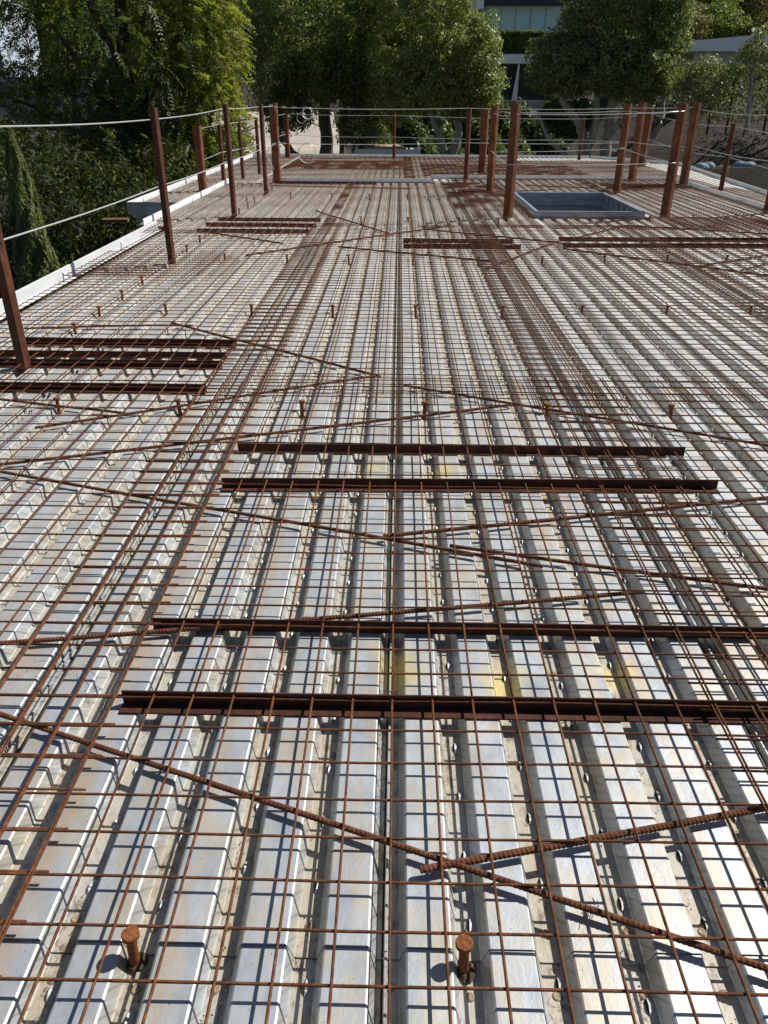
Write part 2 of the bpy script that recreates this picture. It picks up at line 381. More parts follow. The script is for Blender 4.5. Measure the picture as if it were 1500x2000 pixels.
# ------------------------------------------------------------------ welded wire mesh
S = .1016; GX, GY = .0024, .7731; WR = .0031
ANG = []   # (x0, x1, yfront_of_leg, yback_of_leg)
def wire_sheet(label, x0, x1, y0, y1, ox=0., oy=0., cuts=(), z=0., skew=0., sides=5, wob=1., zbase=0, r=WR, bend=None):
    mb = MB()
    i0, i1 = math.ceil((x0-GX-ox)/S), math.floor((x1-GX-ox)/S)
    j0, j1 = math.ceil((y0-GY-oy)/S), math.floor((y1-GY-oy)/S)
    xs = [GX+ox+i*S for i in range(i0, i1+1)]; ys = [GY+oy+j*S for j in range(j0, j1+1)]
    ph = rng.uniform(0, 6.28, 8)
    def dz(x, y): return wob*(.0022*math.sin(2.1*x+1.3*y+ph[0])+.0019*math.sin(4.7*y-1.1*x+ph[1])+.0015*math.sin(7.3*x+ph[2]))
    def dx(x, y): return wob*.0015*math.sin(1.7*y+ph[3]+x*3)+skew*(y-y0)
    def dy(x, y): return wob*.0022*math.sin(1.9*x+ph[4]+y*8)
    st = 28/1000.
    for x in xs:
        x = x+rng.normal(0, .0012)
        segs = [(ys[0]-st, ys[-1]+st)]
        for (a, c, p, q) in cuts:
            if a <= x <= c:
                ns = []
                for (u, v) in segs:
                    if v <= p or u >= q: ns.append((u, v))
                    else:
                        if p-u > .02: ns.append((u, p))
                        if v-q > .02: ns.append((q, v))
                segs = ns
        for (u, v) in segs:
            n = max(2, int((v-u)/.22)+1); yy = np.linspace(u, v, n)
            pts = [(x+dx(x, y)+(bend(x, y) if bend else 0), y, zbase+z+.0026+dz(x, y)) for y in yy]
            mb.tube(pts, r, sides)
    for y in ys:
        y = y+rng.normal(0, .0012)
        segs = [(xs[0]-st, xs[-1]+st)]
        for (a, c, p, q) in cuts:
            if p-.004 <= y <= q+.004:
                ns = []
                for (u, v) in segs:
                    if v <= a or u >= c: ns.append((u, v))
                    else:
                        if a-u > .02: ns.append((u, a))
                        if v-c > .02: ns.append((c, v))
                segs = ns
        for (u, v) in segs:
            n = max(2, int((v-u)/.22)+1); xx = np.linspace(u, v, n)
            pts = [(x+skew*(y-y0), y+dy(x, y), zbase+z-.0026+dz(x, y)) for x in xx]
            mb.tube(pts, r, sides)
    o = mb.build('wire_mesh_sheet', M_wire, smooth=True)
    tag(o, label, 'wire mesh', 'welded wire mesh sheets on the deck'); return o

# angles: (label, x0, x1, y_leg, lip_dir(-1 toward viewer, 1 away), slope)
TH = .005; AH = .042
angles = [
 ('nearest long steel angle, its lip facing the viewer', -.69, 1.75, 1.495, -1, 0),
 ('second long steel angle from the viewer, reaching out of frame at right', -.70, 1.75, 1.80, 1, 0),
 ('steel angle just beyond the crossing bars, lower of the middle pair', -.69, 1.285, 2.735, -1, .02),
 ('steel angle with both ends visible, upper of the middle pair', -.69, 1.26, 3.075, 1, .01),
 ('nearest of the steel angles at left, cut by the left frame edge', -2.6, -1.00, 3.855, -1, 0),
 ('steel angle at left touching its twin, passing under the nearest guard post', -2.6, -1.00, 4.26, -1, 0),
 ('steel angle at left back to back behind its twin, near the guard post', -2.6, -1.01, 4.42, 1, 0),
 ('farthest steel angle of the left group beside the guard post', -2.36, -1.00, 4.69, -1, 0),
 ('nearest of the three small angles bundled before the second guard post', -2.30, -1.01, 9.20, -1, 0),
 ('middle one of the three small angles before the second guard post', -2.30, -.98, 9.66, -1, 0),
 ('farthest of the three small angles before the second guard post', -2.25, -.97, 10.12, -1, 0),
 ('short steel angle at centre before the roof opening, nearer of its pair', .05, 1.26, 8.27, -1, 0),
 ('short steel angle at centre before the roof opening, farther of its pair', .05, 1.22, 8.60, 1, 0),
 ('long steel angle at right before the roof opening, nearer of its pair', 1.71, 4.45, 8.40, -1, .02),
 ('long steel angle at right before the roof opening, farther of its pair', 1.74, 4.45, 8.80, -1, .02),
 ('thin steel angle between the far columns, nearer of two', 3.55, 5.05, 14.35, -1, .03),
 ('thin steel angle between the far columns, farther of two', 3.55, 5.05, 14.75, -1, .03),
 ('steel angle lying along the back edge form left of centre', -2.2, -.4, 14.75, -1, 0),
]
for (lab, x0, x1, y, lip, sl_) in angles:
    t_ = TH; H = AH; Wd = AH
    if lip < 0: prof = [(0, 0), (-Wd, 0), (-Wd, t_), (-t_-.0, t_), (-t_, H), (0, H)]
    else: prof = [(0, 0), (Wd, 0), (Wd, t_), (t_, t_), (t_, H), (0, H)]
    mb = MB(); mb.prism(prof if lip > 0 else prof, 'x', 0, x1-x0)
    o = mb.build('steel_angle', M_angle); o.location = (x0, y, ZH+.001); o.rotation_euler = (0, 0, sl_)
    bm_fix = o
    tag(o, 'rusty dark '+lab if len(lab.split()) < 14 else lab, 'steel angle', 'rusty steel angles lying across the deck')
    yl = y-(.006 if lip < 0 else .001); yh = y+(.004 if lip < 0 else .008)
    ANG.append((x0-.01, x1+.005, yl, yh+abs(sl_)*(x1-x0)))
import bmesh
for o in [o for o in bpy.data.objects if o.name.startswith('steel_angle')]:
    b = bmesh.new(); b.from_mesh(o.data); bmesh.ops.recalc_face_normals(b, faces=b.faces); bmesh.ops.bevel(b, geom=b.edges[:], offset=.0008, segments=1, affect='EDGES'); b.to_mesh(o.data); b.free()

A = ANG
PO = []   # pockets around posts
post_xy = [(-2.12,4.22,.05),(-2.10,7.32,.06),(-2.13,10.54,.06),(-2.12,13.16,.06),(1.41,10.59,.09),(3.49,10.76,.09),(3.56,13.6,.09),(1.47,13.4,.09)]
WC = (WELL[0]-.07, WELL[1]+.07, WELL[2]-.05, WELL[3]+.05)
C = A
wire_sheet('near centre sheet of rusty wire mesh, cut through by the long steel angles', -1.02, 1.13, -.35, 4.12, cuts=C)
wire_sheet('rusty wire mesh sheet at left of the near deck, lapping the centre sheet', -2.83, -.69, -.35, 9.15, .0065, .007, cuts=[c for c in C if c[0] < -1.5], z=-.0018)
wire_sheet('rusty wire mesh sheet at right of the near deck, starting beside the standing seam', .78, 2.86, -.35, 4.05, -.013, -.009, cuts=C, z=-.0022)
wire_sheet('narrow wire mesh sheet just inside the right frame edge of the near deck', 2.60, 4.65, 1.2, 4.0, .03, .05, z=.002)
wire_sheet('middle centre sheet of rusty wire mesh beyond the four near angles', -1.02, 1.06, 3.66, 9.72, .030, .037, cuts=C, z=.006, sides=4)
wire_sheet('middle right sheet of wire mesh before the roof opening', .66, 2.80, 3.62, 9.75, .044, .060, cuts=C, z=.009, sides=4)
wire_sheet('middle far-right sheet of wire mesh below the long angle pair', 2.52, 4.68, 3.7, 9.72, .018, .02, cuts=C, z=.004, sides=4)
wire_sheet('small dense patch of doubled mesh around the second guard post at left', -2.83, -1.45, 6.55, 7.75, .045, .05, z=.006, sides=4)
wire_sheet('back left sheet of wire mesh between edge form and corner column', -2.98, -.75, 8.85, 14.6, .022, .03, cuts=C, z=.006, sides=4)
wire_sheet('back centre sheet of wire mesh left of the roof opening', -.95, 1.20, 9.4, 14.9, .035, .04, z=.003, cuts=C, sides=4)
wire_sheet('narrow wire mesh sheet between the centre sheet and the roof opening', .95, 1.72, 9.5, 15.7, .05, .02, z=.007, sides=4)
wire_sheet('wide wire mesh sheet in front of the roof opening', 1.75, 4.6, 9.45, 10.5, .01, .06, z=.004, sides=4)
wire_sheet('wire mesh sheet to the right of the roof opening', 3.22, 5.03, 9.6, 15.7, .02, .02, z=.007, cuts=C, sides=4)
wire_sheet('wire mesh sheet behind the roof opening', 1.6, 3.4, 12.9, 15.7, .04, .05, z=.003, sides=4)
wire_sheet('dense rusty mesh patch on the far side of the centre columns', .7, 1.75, 11.0, 14.8, .07, .07, z=.012, sides=4)
wire_sheet('right edge sheet of wire mesh beside the right edge form', 4.4, 5.05, 3.8, 10.3, .03, .06, z=.008, sides=4)
# far lower roof mesh: heavily lapped and rusty
wire_sheet('long strip of wire mesh on the lower roof at left', -4.5, -3.1, 14.0, 26.2, .02, .03, sides=4, zbase=LOW+.03, r=.0026)
def bend1(x, y): return .28*math.sin(max(0, min(1, (y-19)/5))*math.pi*2)*.5
wire_sheet('far left sheet of rusty mesh with kinked wires on the lower roof', -3.1, .35, 17.0, 26.2, .04, .04, sides=4, zbase=LOW+.035, bend=bend1, r=.0028)
wire_sheet('far dense rusty mesh band on the lower roof at left', -3.0, .2, 21.2, 24.2, .065, .075, sides=4, zbase=LOW+.05, r=.0030)
wire_sheet('far centre sheet of rusty mesh on the lower roof', .1, 3.4, 17.2, 26.2, .03, .03, sides=4, zbase=LOW+.04, r=.0027)
wire_sheet('far dense rusty mesh band on the lower roof at centre', .5, 4.6, 19.4, 23.2, .075, .07, sides=4, zbase=LOW+.05, r=.0028)
wire_sheet('far right sheet of rusty mesh on the lower roof', 3.2, 6.8, 17.2, 24.8, .02, .03, sides=4, zbase=LOW+.035, r=.0026)
wire_sheet('wire mesh sheet on the lower roof beside the right edge form', 5.2, 7.1, 8.5, 17.5, .02, .05, sides=4, zbase=LOW+.03, r=.003)

# ------------------------------------------------------------------ deformed reinforcing bars
def rebar(label, p, q, r=.0062, z0=-.0135, sag=0., fine=True):
    p = np.array((*p, z0)); q = np.array((*q, z0)); L = np.linalg.norm(q-p)
    step = .0024 if fine else .03
    n = max(8, int(L/step)); s = np.linspace(0, 1, n)
    pts = p[None]*(1-s)[:, None]+q[None]*s[:, None]
    d = (q-p)/L; nrm = np.array((-d[1], d[0], 0))
    pts = pts+nrm[None]*(sag*np.sin(s*math.pi))[:, None]
    pts[:, 2] += .0012*np.sin(s*9+L)
    k = 9; an = np.arange(k)*2*math.pi/k
    if fine:
        phs = s[:, None]*L/.0098*2*math.pi+np.abs(np.sin(an))[None]*3.0
        rad = r*(1+.16*np.clip(np.sin(phs), .0, 1)**.7)
        rad = np.maximum(rad, r*(1+.12*(np.abs(np.cos(an))[None] > .93)))
    else: rad = np.full((n, k), r*1.05)
    mb = MB(); mb.tube(pts, rad, k)
    o = mb.build('reinforcing_bar', M_bar, smooth=not fine)
    tag(o, label, 'rebar', 'loose deformed bars laid diagonally over the deck'); return o
rebar('nearest rusty ribbed bar, slanting down to the lower right corner', (-1.66,1.675), (1.05,.69))
rebar('rusty ribbed bar whose cut end lies over the nearest bar at lower right', (.06,1.01), (1.5,1.335), .0072)
rebar('rusty ribbed bar starting under the end of the second long angle', (-1.6,1.635), (.78,2.01), .0066, sag=-.012)
rebar('long thin bar crossing from left edge to the middle pair of bars', (-1.61,2.81), (.49,2.15))
rebar('bar running on to the right frame edge below the lower middle angle', (.19,2.27), (1.6,1.93))
rebar('bar rising to the right across the end of the lower middle angle', (-.04,2.33), (1.75,2.735), .007)
rebar('bar from the left edge to the right of the upper middle angle studs', (-2.0,2.77), (.58,3.66), .0066, sag=-.015)
rebar('bar crossing behind the upper middle angle, left of centre', (-1.67,3.28), (-.10,4.10))
rebar('bar sloping down right from beyond the left angle group', (-1.53,5.16), (-.09,4.08), .007)
rebar('bar sloping down to the right frame edge past the upper middle angle', (.04,3.93), (2.1,2.97))
rebar('short dark bar beside the nearest left studs', (-2.0,3.65), (-1.31,3.48))
rebar('bar lying just behind the farthest left angle', (-2.45,4.98), (-1.37,5.10), sag=.03)
FB = [('bar leading from the far small angles towards the centre', (-1.12,11.0), (-.07,9.01)), ('bar crossing the deck left to right before the short centre angles', (-1.47,7.69), (.5,9.62)),
 ('bar passing below the short centre angles', (-.61,8.2), (.86,7.48)), ('bar just before the three small angles at left', (-2.24,9.14), (-1.21,8.37)),
 ('bar passing behind the short centre angles', (.28,9.44), (1.84,8.48)), ('bar between the short centre and long right angles', (.77,7.1), (1.73,8.7)),
 ('bar below the long right angle pair, sloping to the right', (1.68,8.2), (3.6,6.6)), ('bar at the right frame edge below the long right angles', (2.85,7.39), (3.9,8.1)),
 ('shorter bar at the right frame edge below the long right angles', (3.07,7.14), (3.7,7.72)), ('bar rising left of the clutter before the roof opening', (1.96,8.9), (2.73,9.86)),
 ('bar falling right from the clutter before the roof opening', (2.73,9.86), (4.5,9.16))]
for l_, p, q in FB: rebar(l_, p, q, .0085, fine=False)
for i, (p, q) in enumerate([((-2.2,14.2),(.2,13.9)), ((.9,13.2),(2.6,13.9)), ((2.2,14.6),(4.0,13.9))]):
    rebar(['far thin bar along the back left of the deck', 'far thin bar behind the centre columns', 'far thin bar behind the roof opening'][i], p, q, .008, fine=False)

# ------------------------------------------------------------------ shear studs
def stud_mesh():
    n = 20; a = np.arange(n)*2*math.pi/n
    sh = MB(); prof = [(.0125, 0), (.0125, .004), (.0095, .007), (.0095, .079)]
    v = [(r*math.cos(q), r*math.sin(q), z) for r, z in prof for q in a]
    sh.add(v, [(i*n+j, i*n+(j+1) % n, (i+1)*n+(j+1) % n, (i+1)*n+j) for i in range(3) for j in range(n)])
    hd = MB(); prof = [(.0094, .0785), (.0152, .0795), (.016, .081), (.016, .0885), (.0148, .0898), (.012, .09)]
    v = [(r*math.cos(q), r*math.sin(q), z) for r, z in prof for q in a]+[(0, 0, .0898)]
    m = len(prof); f = [(i*n+j, i*n+(j+1) % n, (i+1)*n+(j+1) % n, (i+1)*n+j) for i in range(m-1) for j in range(n)]+[((m-1)*n+j, (m-1)*n+(j+1) % n, m*n) for j in range(n)]
    hd.add(v, f); return sh, hd
sh, hd = stud_mesh()
s0 = empty('shear_stud', (0, 0, ZF)); sh.build('shank', M_stud, s0, smooth=False); hd.build('stud_head', M_stud, s0, smooth=False)
ORD = ['first', 'second', 'third', 'fourth', 'fifth', 'sixth', 'seventh', 'eighth', 'ninth', 'tenth', 'eleventh', 'twelfth']
rows = [
 ('in the nearest row', [(-.47,.846), (.138,.846)], ['left stud of the two nearest the viewer', 'right stud of the two nearest the viewer']),
 ('in the row behind the upper middle angle', [(x, 3.60) for x in (-1.69,-1.08,-.47,.14,.745,1.36)], None),
 ('in the row just beyond the left angle group', [(x, y) for x, y in ((-1.68,5.58),(-1.06,5.58),(-.47,5.58),(.135,5.6),(.725,5.61),(1.34,5.64),(1.96,5.66),(2.58,5.69))], None),
 ('in the edge line between the two nearest guard posts', [(-2.10,5.02), (-2.08,5.48), (-2.08,6.0), (-2.08,6.53)], None),
 ('in the row level with the second guard post', [(-1.66,7.6), (-1.06,7.58), (-.47,7.57), (.14,7.6), (.72,7.57), (1.31,7.6), (1.92,7.66), (2.55,7.72), (3.17,7.75)], None),
 ('in the edge line short of the third guard post', [(-2.1,8.04), (-2.1,8.63), (-2.09,10.9), (-2.1,11.58), (-2.1,12.17), (-2.26,12.2), (-2.07,13.5), (-2.08,13.9)], None),
 ('in the row short of the roof opening', [(-1.08,9.6), (-.47,10.21), (.12,10.2), (.70,10.18), (1.24,10.15), (2.54,10.43), (3.22,10.5), (3.84,10.63), (4.5,10.67)], None),
 ('in the row across the back of the deck', [(-1.63,12.79), (-1.05,12.83), (-.46,12.77), (.13,12.81), (.71,12.76)], None),
 ('beside the left rail of the roof opening', [(1.70,10.75), (1.70,11.3), (1.70,12.0)], None),
]
cl = MB(); g = np.random.default_rng(8); n = 18; a = np.arange(n)*2*math.pi/n; q = .021*(1+g.normal(0, .14, n))
cl.add([(q[i]*math.cos(a[i]), q[i]*math.sin(a[i]), .0022) for i in range(n)]+[(.014*math.cos(t_), .014*math.sin(t_), .006+.002*math.sin(3*t_)) for t_ in a], [(i, (i+1) % n, n+(i+1) % n, n+i) for i in range(n)]+[tuple(range(n, 2*n))])
cl.build('weld_collar', rust_mat('weld_collar_burn', (.03,.02,.015), (.08,.05,.035), (.17,.11,.07), 200), s0)
first = True
for desc, pts, labs in rows:
    for i, (x, y) in enumerate(pts):
        if first: o = s0; first = False
        else:
            o = s0.copy(); col.objects.link(o)
            for ch in [c for c in s0.children]:
                c = ch.copy(); col.objects.link(c); c.parent = o
        # snap to the middle of a valley
        k = round((x-X0-.1187)/PIT); xs_ = X0+k*PIT+.1187
        o.location = (x if abs(x-xs_) < .03 else xs_, y, ZF-.001); o.rotation_euler = (R(random.uniform(-3.5, 3.5)), R(random.uniform(-3.5, 3.5)), random.uniform(0, 6))
        if desc.startswith('in the edge'): lab = 'rusty stud, %s from viewer %s' % (ORD[i], desc)
        else: lab = 'rusty stud, %s from left %s' % (ORD[i], desc)
        if labs: lab = 'large rusty round-headed '+labs[i]
        if desc.startswith('beside'): lab = 'rusty stud, %s from viewer beside the left rail of the roof opening' % ORD[i]
        tag(o, lab, 'shear stud', 'headed shear studs welded through the deck')

# ------------------------------------------------------------------ guard posts and columns
def post(name, label, x, y, w_, z0, z1, rot, material, cat, grp, holes=()):
    n = MB(); a = w_/2; b = a-.006; c = .12*w_
    o8 = [(a-c,-a),(a,-a+c),(a,a-c),(a-c,a),(-a+c,a),(-a,a-c),(-a,-a+c),(-a+c,-a)] if w_ > .07 else [(a-.004,-a),(a,-a+.004),(a,a-.004),(a-.004,a),(-a+.004,a),(-a,a-.004),(-a,-a+.004),(-a+.004,-a)]
    i8 = [(p*b/a, q*b/a) for p, q in o8]; H = z1-z0; k = 8
    v = [(p, q, 0) for p, q in o8]+[(p, q, H) for p, q in o8]+[(p, q, H) for p, q in i8]+[(p, q, H-.25) for p, q in i8]
    f = [(i, (i+1) % k, k+(i+1) % k, k+i) for i in range(k)]+[(k+i, k+(i+1) % k, 2*k+(i+1) % k, 2*k+i) for i in range(k)]+[(2*k+i, 2*k+(i+1) % k, 3*k+(i+1) % k, 3*k+i) for i in range(k)]+[tuple(range(3*k, 4*k))]
    n.add(v, f)
    for hz in holes:
        for s in (-1, 1):
            for ax in (0, 1):
                m = 10; an = np.arange(m)*2*math.pi/m; rr = .009
                pts = [((s*(a+.0009), rr*math.cos(q), hz-z0+rr*math.sin(q)) if ax == 0 else (rr*math.cos(q), s*(a+.0009), hz-z0+rr*math.sin(q))) for q in an]
                n.add(pts, [tuple(range(m))], 1)
    n.box((0, 0, .004), (w_+.05, w_+.05, .008)) if w_ > .09 else None
    o = n.build(name, [material, M_hole]); o.location = (x, y, z0); o.rotation_euler = (0, 0, -R(rot))
    tag(o, label, cat, grp); return o
GG = 'slender guard posts along the roof edge'; CG = 'square rusty columns standing on the deck'
gp = lambda *a, **k: post('guard_post', *a, M_postd, 'guard post', GG, **k)
gp('slim rust-brown guard post nearest the viewer, standing among the left angles', -2.126, 4.22, .056, ZF, 1.26, 18, holes=(.648, 1.2))
gp('slim rust-brown guard post second from the viewer in the left line', -2.10, 7.35, .054, ZF, 1.25, 20, holes=(.63, 1.158))
gp('slim guard post third in the left line, behind the three small angles', -2.13, 10.56, .055, ZF, 1.25, 20, holes=(.613, 1.2))
gp('slim guard post fourth in the left line, just before the corner column', -2.12, 13.18, .054, ZF, 1.23, 20, holes=(.61, 1.195))
gp('thin dark guard post at centre on the back edge form', 1.25, 15.70, .075, ZF, 1.17, 25)
gp('thin dark guard post on the lower roof, left of the three at the far rim', -.17, 25.4, .075, LOW, .93, 20)
gp('thin dark guard post on the lower roof, behind the grey tree trunks', 5.44, 25.7, .085, LOW, .84, 20)
gp('dark guard post on the lower roof at right, before the dirt bank', 6.58, 17.1, .085, LOW, .90, 30)
for lab, x, y, h, w_ in (('nearest slim post of the lower left rail, behind the wide column', -3.86, 18.29, 1.15, .07), ('second slim post of the lower left rail', -3.57, 19.04, 1.17, .065), ('third slim post of the lower left rail', -3.39, 20.26, 1.22, .065),
                  ('fourth slim post of the lower left rail, just left of the corner column', -3.44, 22.99, 1.22, .07)):
    gp(lab, x, y, w_, LOW, LOW+h, 15)
gp('far corner guard post peeking out right of the corner column', -3.42, 25.8, .13, LOW, LOW+1.2, 10)
cp = lambda *a, **k: post('steel_column', *a, M_post, 'column', CG, **k)
cp('orange-brown square column at the near left corner of the roof opening', 1.412, 10.62, .10, ZF, 1.27, 40, holes=(.63, 1.2))
cp('orange-brown square column at the near right corner of the roof opening', 3.49, 10.79, .103, ZF, 1.28, 44, holes=(.64, 1.2))
cp('orange-brown square column at the far right corner of the roof opening', 3.56, 13.64, .10, ZF, 1.26, 40, holes=(.6,))
cp('orange-brown square column at the far left corner of the roof opening', 1.467, 13.43, .10, ZF, 1.23, 36, holes=(.6,))
cp('dark rust column at the back left corner where the cables turn', -2.20, 15.02, .125, ZF, 1.235, 5)
cp('wide rust column at the right rear corner beside the right edge form', 5.0, 14.75, .118, ZF, 1.28, 50)
cp('wide rust column just left of the right rear corner', 4.35, 15.7, .118, ZF, 1.27, 48)
cp('rust column on the lower roof half hidden behind its neighbour at right', 6.7, 23.4, .17, LOW, 1.15, 42)
cp('rust column on the lower roof half hidden behind the centre column', 2.02, 20.6, .16, LOW, 1.06, 20)
cp('broad dark column on the lower left roof behind the second guard post', -3.89, 16.4, .14, LOW, .83, 10)
cp('rust column cut by the right frame edge', 5.02, 11.25, .10, ZF, 1.27, 40)

# ------------------------------------------------------------------ guard cables
def cable(label, pts, sag=.02, r=.0048, clamps=(), coils=(), end_clamp=False):
    P_ = []
    for a, b in zip(pts[:-1], pts[1:]):
        a, b = np.array(a, float), np.array(b, float); n = 10
        for i in range(n):
            s = i/n; p = a*(1-s)+b*s; p[2] -= sag*math.sin(s*math.pi)*min(1.5, np.linalg.norm(b-a)/3); P_.append(p)
    P_.append(np.array(pts[-1], float))
    e = empty('guard_cable', pts[0]); mb = MB(); mb.tube(P_, r, 6); off(mb.build('cable_run', M_cable, smooth=True), e)
    for c in clamps:
        m = MB()
        for k in (-.02, .02): m.tube([(c[0]+k-.001, c[1]-.008, c[2]-.012), (c[0]+k-.001, c[1]-.016, c[2]+.001), (c[0]+k-.001, c[1]-.008, c[2]+.016), (c[0]+k-.001, c[1]+.01, c[2]+.016)], .004, 5)
        m.box((c[0], c[1], c[2]), (.062, .026, .024)); off(m.build('clamp', M_cable), e)
    for (cx, cy, cz, rad, tx) in coils:
        m = MB(); n = 26
        for tn in (0, 1):
            q = [(cx+rad*(1+.08*tn)*math.cos(i*2*math.pi/n)+tx*.02*tn, cy+.02*math.sin(i*.7+tn)+.012*tn, cz+rad*(1+.1*tn)*math.sin(i*2*math.pi/n)) for i in range(n+1)]
            m.tube(q, .0045, 5)
        off(m.build('coil', M_cable, smooth=True), e)
    tag(e, label, 'cable', 'galvanised wire rope guard cables'); return e
cable('upper pale guard cable along the left line of slim posts', [(-2.15, 1.0, 1.2), (-2.155, 4.22, 1.20), (-2.13, 7.33, 1.158), (-2.16, 10.54, 1.20), (-2.15, 13.15, 1.195), (-2.20, 14.93, 1.185)], .012, .0052, clamps=[(-2.22, 14.88, 1.19), (-2.13, 14.86, 1.17)])
cable('lower pale guard cable along the left line of slim posts', [(-2.15, 1.0, .65), (-2.155, 4.22, .648), (-2.13, 7.33, .63), (-2.16, 10.54, .613), (-2.15, 13.15, .61), (-2.20, 14.93, .59)], .012, .0052, clamps=[(-2.2, 14.88, .60), (-2.10, 14.86, .56)], coils=[])
cable('upper cable across the back from the corner column, with clamps and coiled tail', [(-2.14, 15.02, 1.165), (1.21, 15.66, 1.16), (4.29, 15.66, 1.18), (4.94, 14.7, 1.21)], .02, .0055, clamps=[(-2.02, 15.02, 1.165), (-1.84, 15.06, 1.16), (-1.66, 15.1, 1.155)], coils=[(-1.63, 15.12, 1.075, .085, 1)])
cable('lower cable across the back from the corner column, with a big hanging coil', [(-2.14, 15.02, .60), (1.21, 15.66, .60), (4.29, 15.66, .62), (4.94, 14.7, .60)], .02, .0055, clamps=[(-2.05, 15.0, .6)], coils=[(-1.66, 15.1, .44, .15, 1)])
cable('loose cable end hanging from the corner column', [(-2.26, 14.9, .58), (-2.34, 14.85, .45), (-2.28, 14.8, .30), (-2.22, 14.8, .2)], 0, .0055)
wl = [(1.36, 10.56), (3.44, 10.73), (3.60, 13.6), (1.44, 13.4)]
cable('upper cable strung round the four columns at the roof opening', [(1.44, 13.37, 1.12), (1.41, 10.55, 1.16), (3.49, 10.71, 1.20), (3.56, 13.57, 1.16), (1.47, 13.36, 1.14)], .03, .005, clamps=[(1.62, 10.55, 1.18)])
cable('lower cable strung round the four columns at the roof opening', [(1.44, 13.37, .60), (1.36, 10.55, .60), (3.49, 10.71, .62), (3.56, 13.57, .63), (1.47, 13.36, .58)], .02, .005, clamps=[(3.5, 13.4, .64), (3.38, 13.4, .61)])
cable('upper cable leaving the right rear column towards the right', [(5.05, 14.7, 1.17), (5.06, 11.25, 1.16), (5.06, 6.0, 1.15)], .03, .005)
cable('lower cable leaving the right rear column towards the right', [(5.05, 14.7, .62), (5.06, 11.25, .60), (5.06, 6.0, .60)], .03, .005)
cable('upper cable of the outer rail round the lower roof, left side', [(-3.87, 16.33, .78), (-3.86, 18.2, .80), (-3.57, 19.0, .82), (-3.39, 20.2, .85), (-3.44, 22.9, .86), (-3.42, 25.7, .87)], .01, .0055, clamps=[(-3.8, 16.34, .78)])
cable('lower cable of the outer rail round the lower roof, left side', [(-3.87, 16.33, .22), (-3.86, 18.2, .26), (-3.57, 19.0, .29), (-3.39, 20.2, .31), (-3.44, 22.9, .33), (-3.42, 25.7, .34)], .01, .0055)
cable('upper cable of the far rail behind the whole roof', [(-3.36, 25.7, .87), (-.17, 25.35, .85), (5.44, 25.65, .78), (6.7, 23.3, .95)], .02, .006, coils=[(-2.95, 25.7, .76, .13, 1)], clamps=[(-3.2, 25.7, .87), (-3.05, 25.7, .87)])
cable('lower cable of the far rail behind the whole roof', [(-3.36, 25.7, .30), (-.17, 25.35, .28), (5.44, 25.65, .22), (6.7, 23.3, .3)], .02, .006)
cable('upper cable of the right rail, before the dirt bank', [(6.72, 23.3, .97), (6.6, 17.05, .85), (6.5, 10.0, .85)], .05, .0055)
cable('lower cable of the right rail, before the dirt bank', [(6.72, 23.3, .36), (6.6, 17.05, .30), (6.5, 10.0, .30)], .05, .0055)

# loose tie wires
M_tie = mat('tie_wire', (.10,.06,.04), .7)
def tie(label, c, seed, n=16, s=.06):
    g = np.random.default_rng(seed); p = np.cumsum(g.normal(0, s/3, (n, 3))*np.array([1, 1, .12]), 0)
    k = np.linspace(0, n-1, n*5); q = np.stack([np.interp(k, np.arange(n), p[:, i]) for i in range(3)], 1)
    ker = np.ones(7)/7; q = np.stack([np.convolve(np.pad(q[:, i], 3, 'edge'), ker, 'valid') for i in range(3)], 1)
    q[:, 2] = np.clip(q[:, 2], -.02, .02)
    mb = MB(); mb.tube(q+np.array(c), .0007, 4); o = mb.build('tie_wire', M_tie); tag(o, label, 'tie wire', 'loose bits of tie wire'); return o
tie('loose curl of thin tie wire in the left foreground mesh lap', (-.95, 1.66, ZH+.02), 3)
tie('second loose curl of tie wire beside the left end of the long angles', (-.82, 1.62, ZH+.02), 4)
tie('fine hooked tie wire lying in the valley right of the near stud', (.40, .93, ZH+.015), 9, s=.035)
tie('twisted tie wire knot on the mesh between the second and third angles', (.80, 1.96, .006), 12, 10, .02)

# ------------------------------------------------------------------ terrain
def hgt(x, y):
    h = -4.2
    def ss(a, b, v): t = max(0, min(1, (v-a)/(b-a))); return t*t*(3-2*t)
    h += 2.6*ss(24, 33, y)+1.2*ss(34, 48, y)+2.6*ss(48, 60, y)+6*ss(60, 90, y)+22*ss(85, 190, y)
    bank = ss(8.2, 10.5, x)*(2.6*ss(26, 31, y))*(1-.0*x)
    h += bank*(1-ss(44, 60, y)*.6)
    h += .9*ss(12, 20, x)*ss(30, 45, y)
    h += 1.2*ss(-8, -20, x)*ss(10, 40, y)
    h += .18*math.sin(x*.9+y*.4)+.12*math.sin(y*1.3-x*.7)
    return h
mb = MB(); nx, ny = 90, 110
gx = np.linspace(-1, 1, nx); gx = np.sign(gx)*np.abs(gx)**1.6*160; gy = -25+np.linspace(0, 1, ny)**1.7*325
V = [(x, y, hgt(x, y)) for y in gy for x in gx]
F = [(j*nx+i, j*nx+i+1, (j+1)*nx+i+1, (j+1)*nx+i) for j in range(ny-1) for i in range(nx-1)]
mb.add(V, F)
M_ground = mat('dirt_ground', (.07,.055,.04), .95); t = NT(M_ground)
g = t.noise(.9, 8, .68, (1, 1, 1.5)); g2 = t.noise(7, 6, .7)
t.col(t.mix(t.ramp(g2, [(.35, W3(0)), (.7, W3(.7))]), t.ramp(g, [(.35, (.026,.020,.016)), (.55, (.05,.038,.029)), (.75, (.09,.07,.052))]), (.045,.04,.03))); t.bump(t.math('ADD', g, t.math('MULTIPLY', g2, .4)), .9, .25)
tag(mb.build('ground', M_ground, smooth=True), kind='structure')
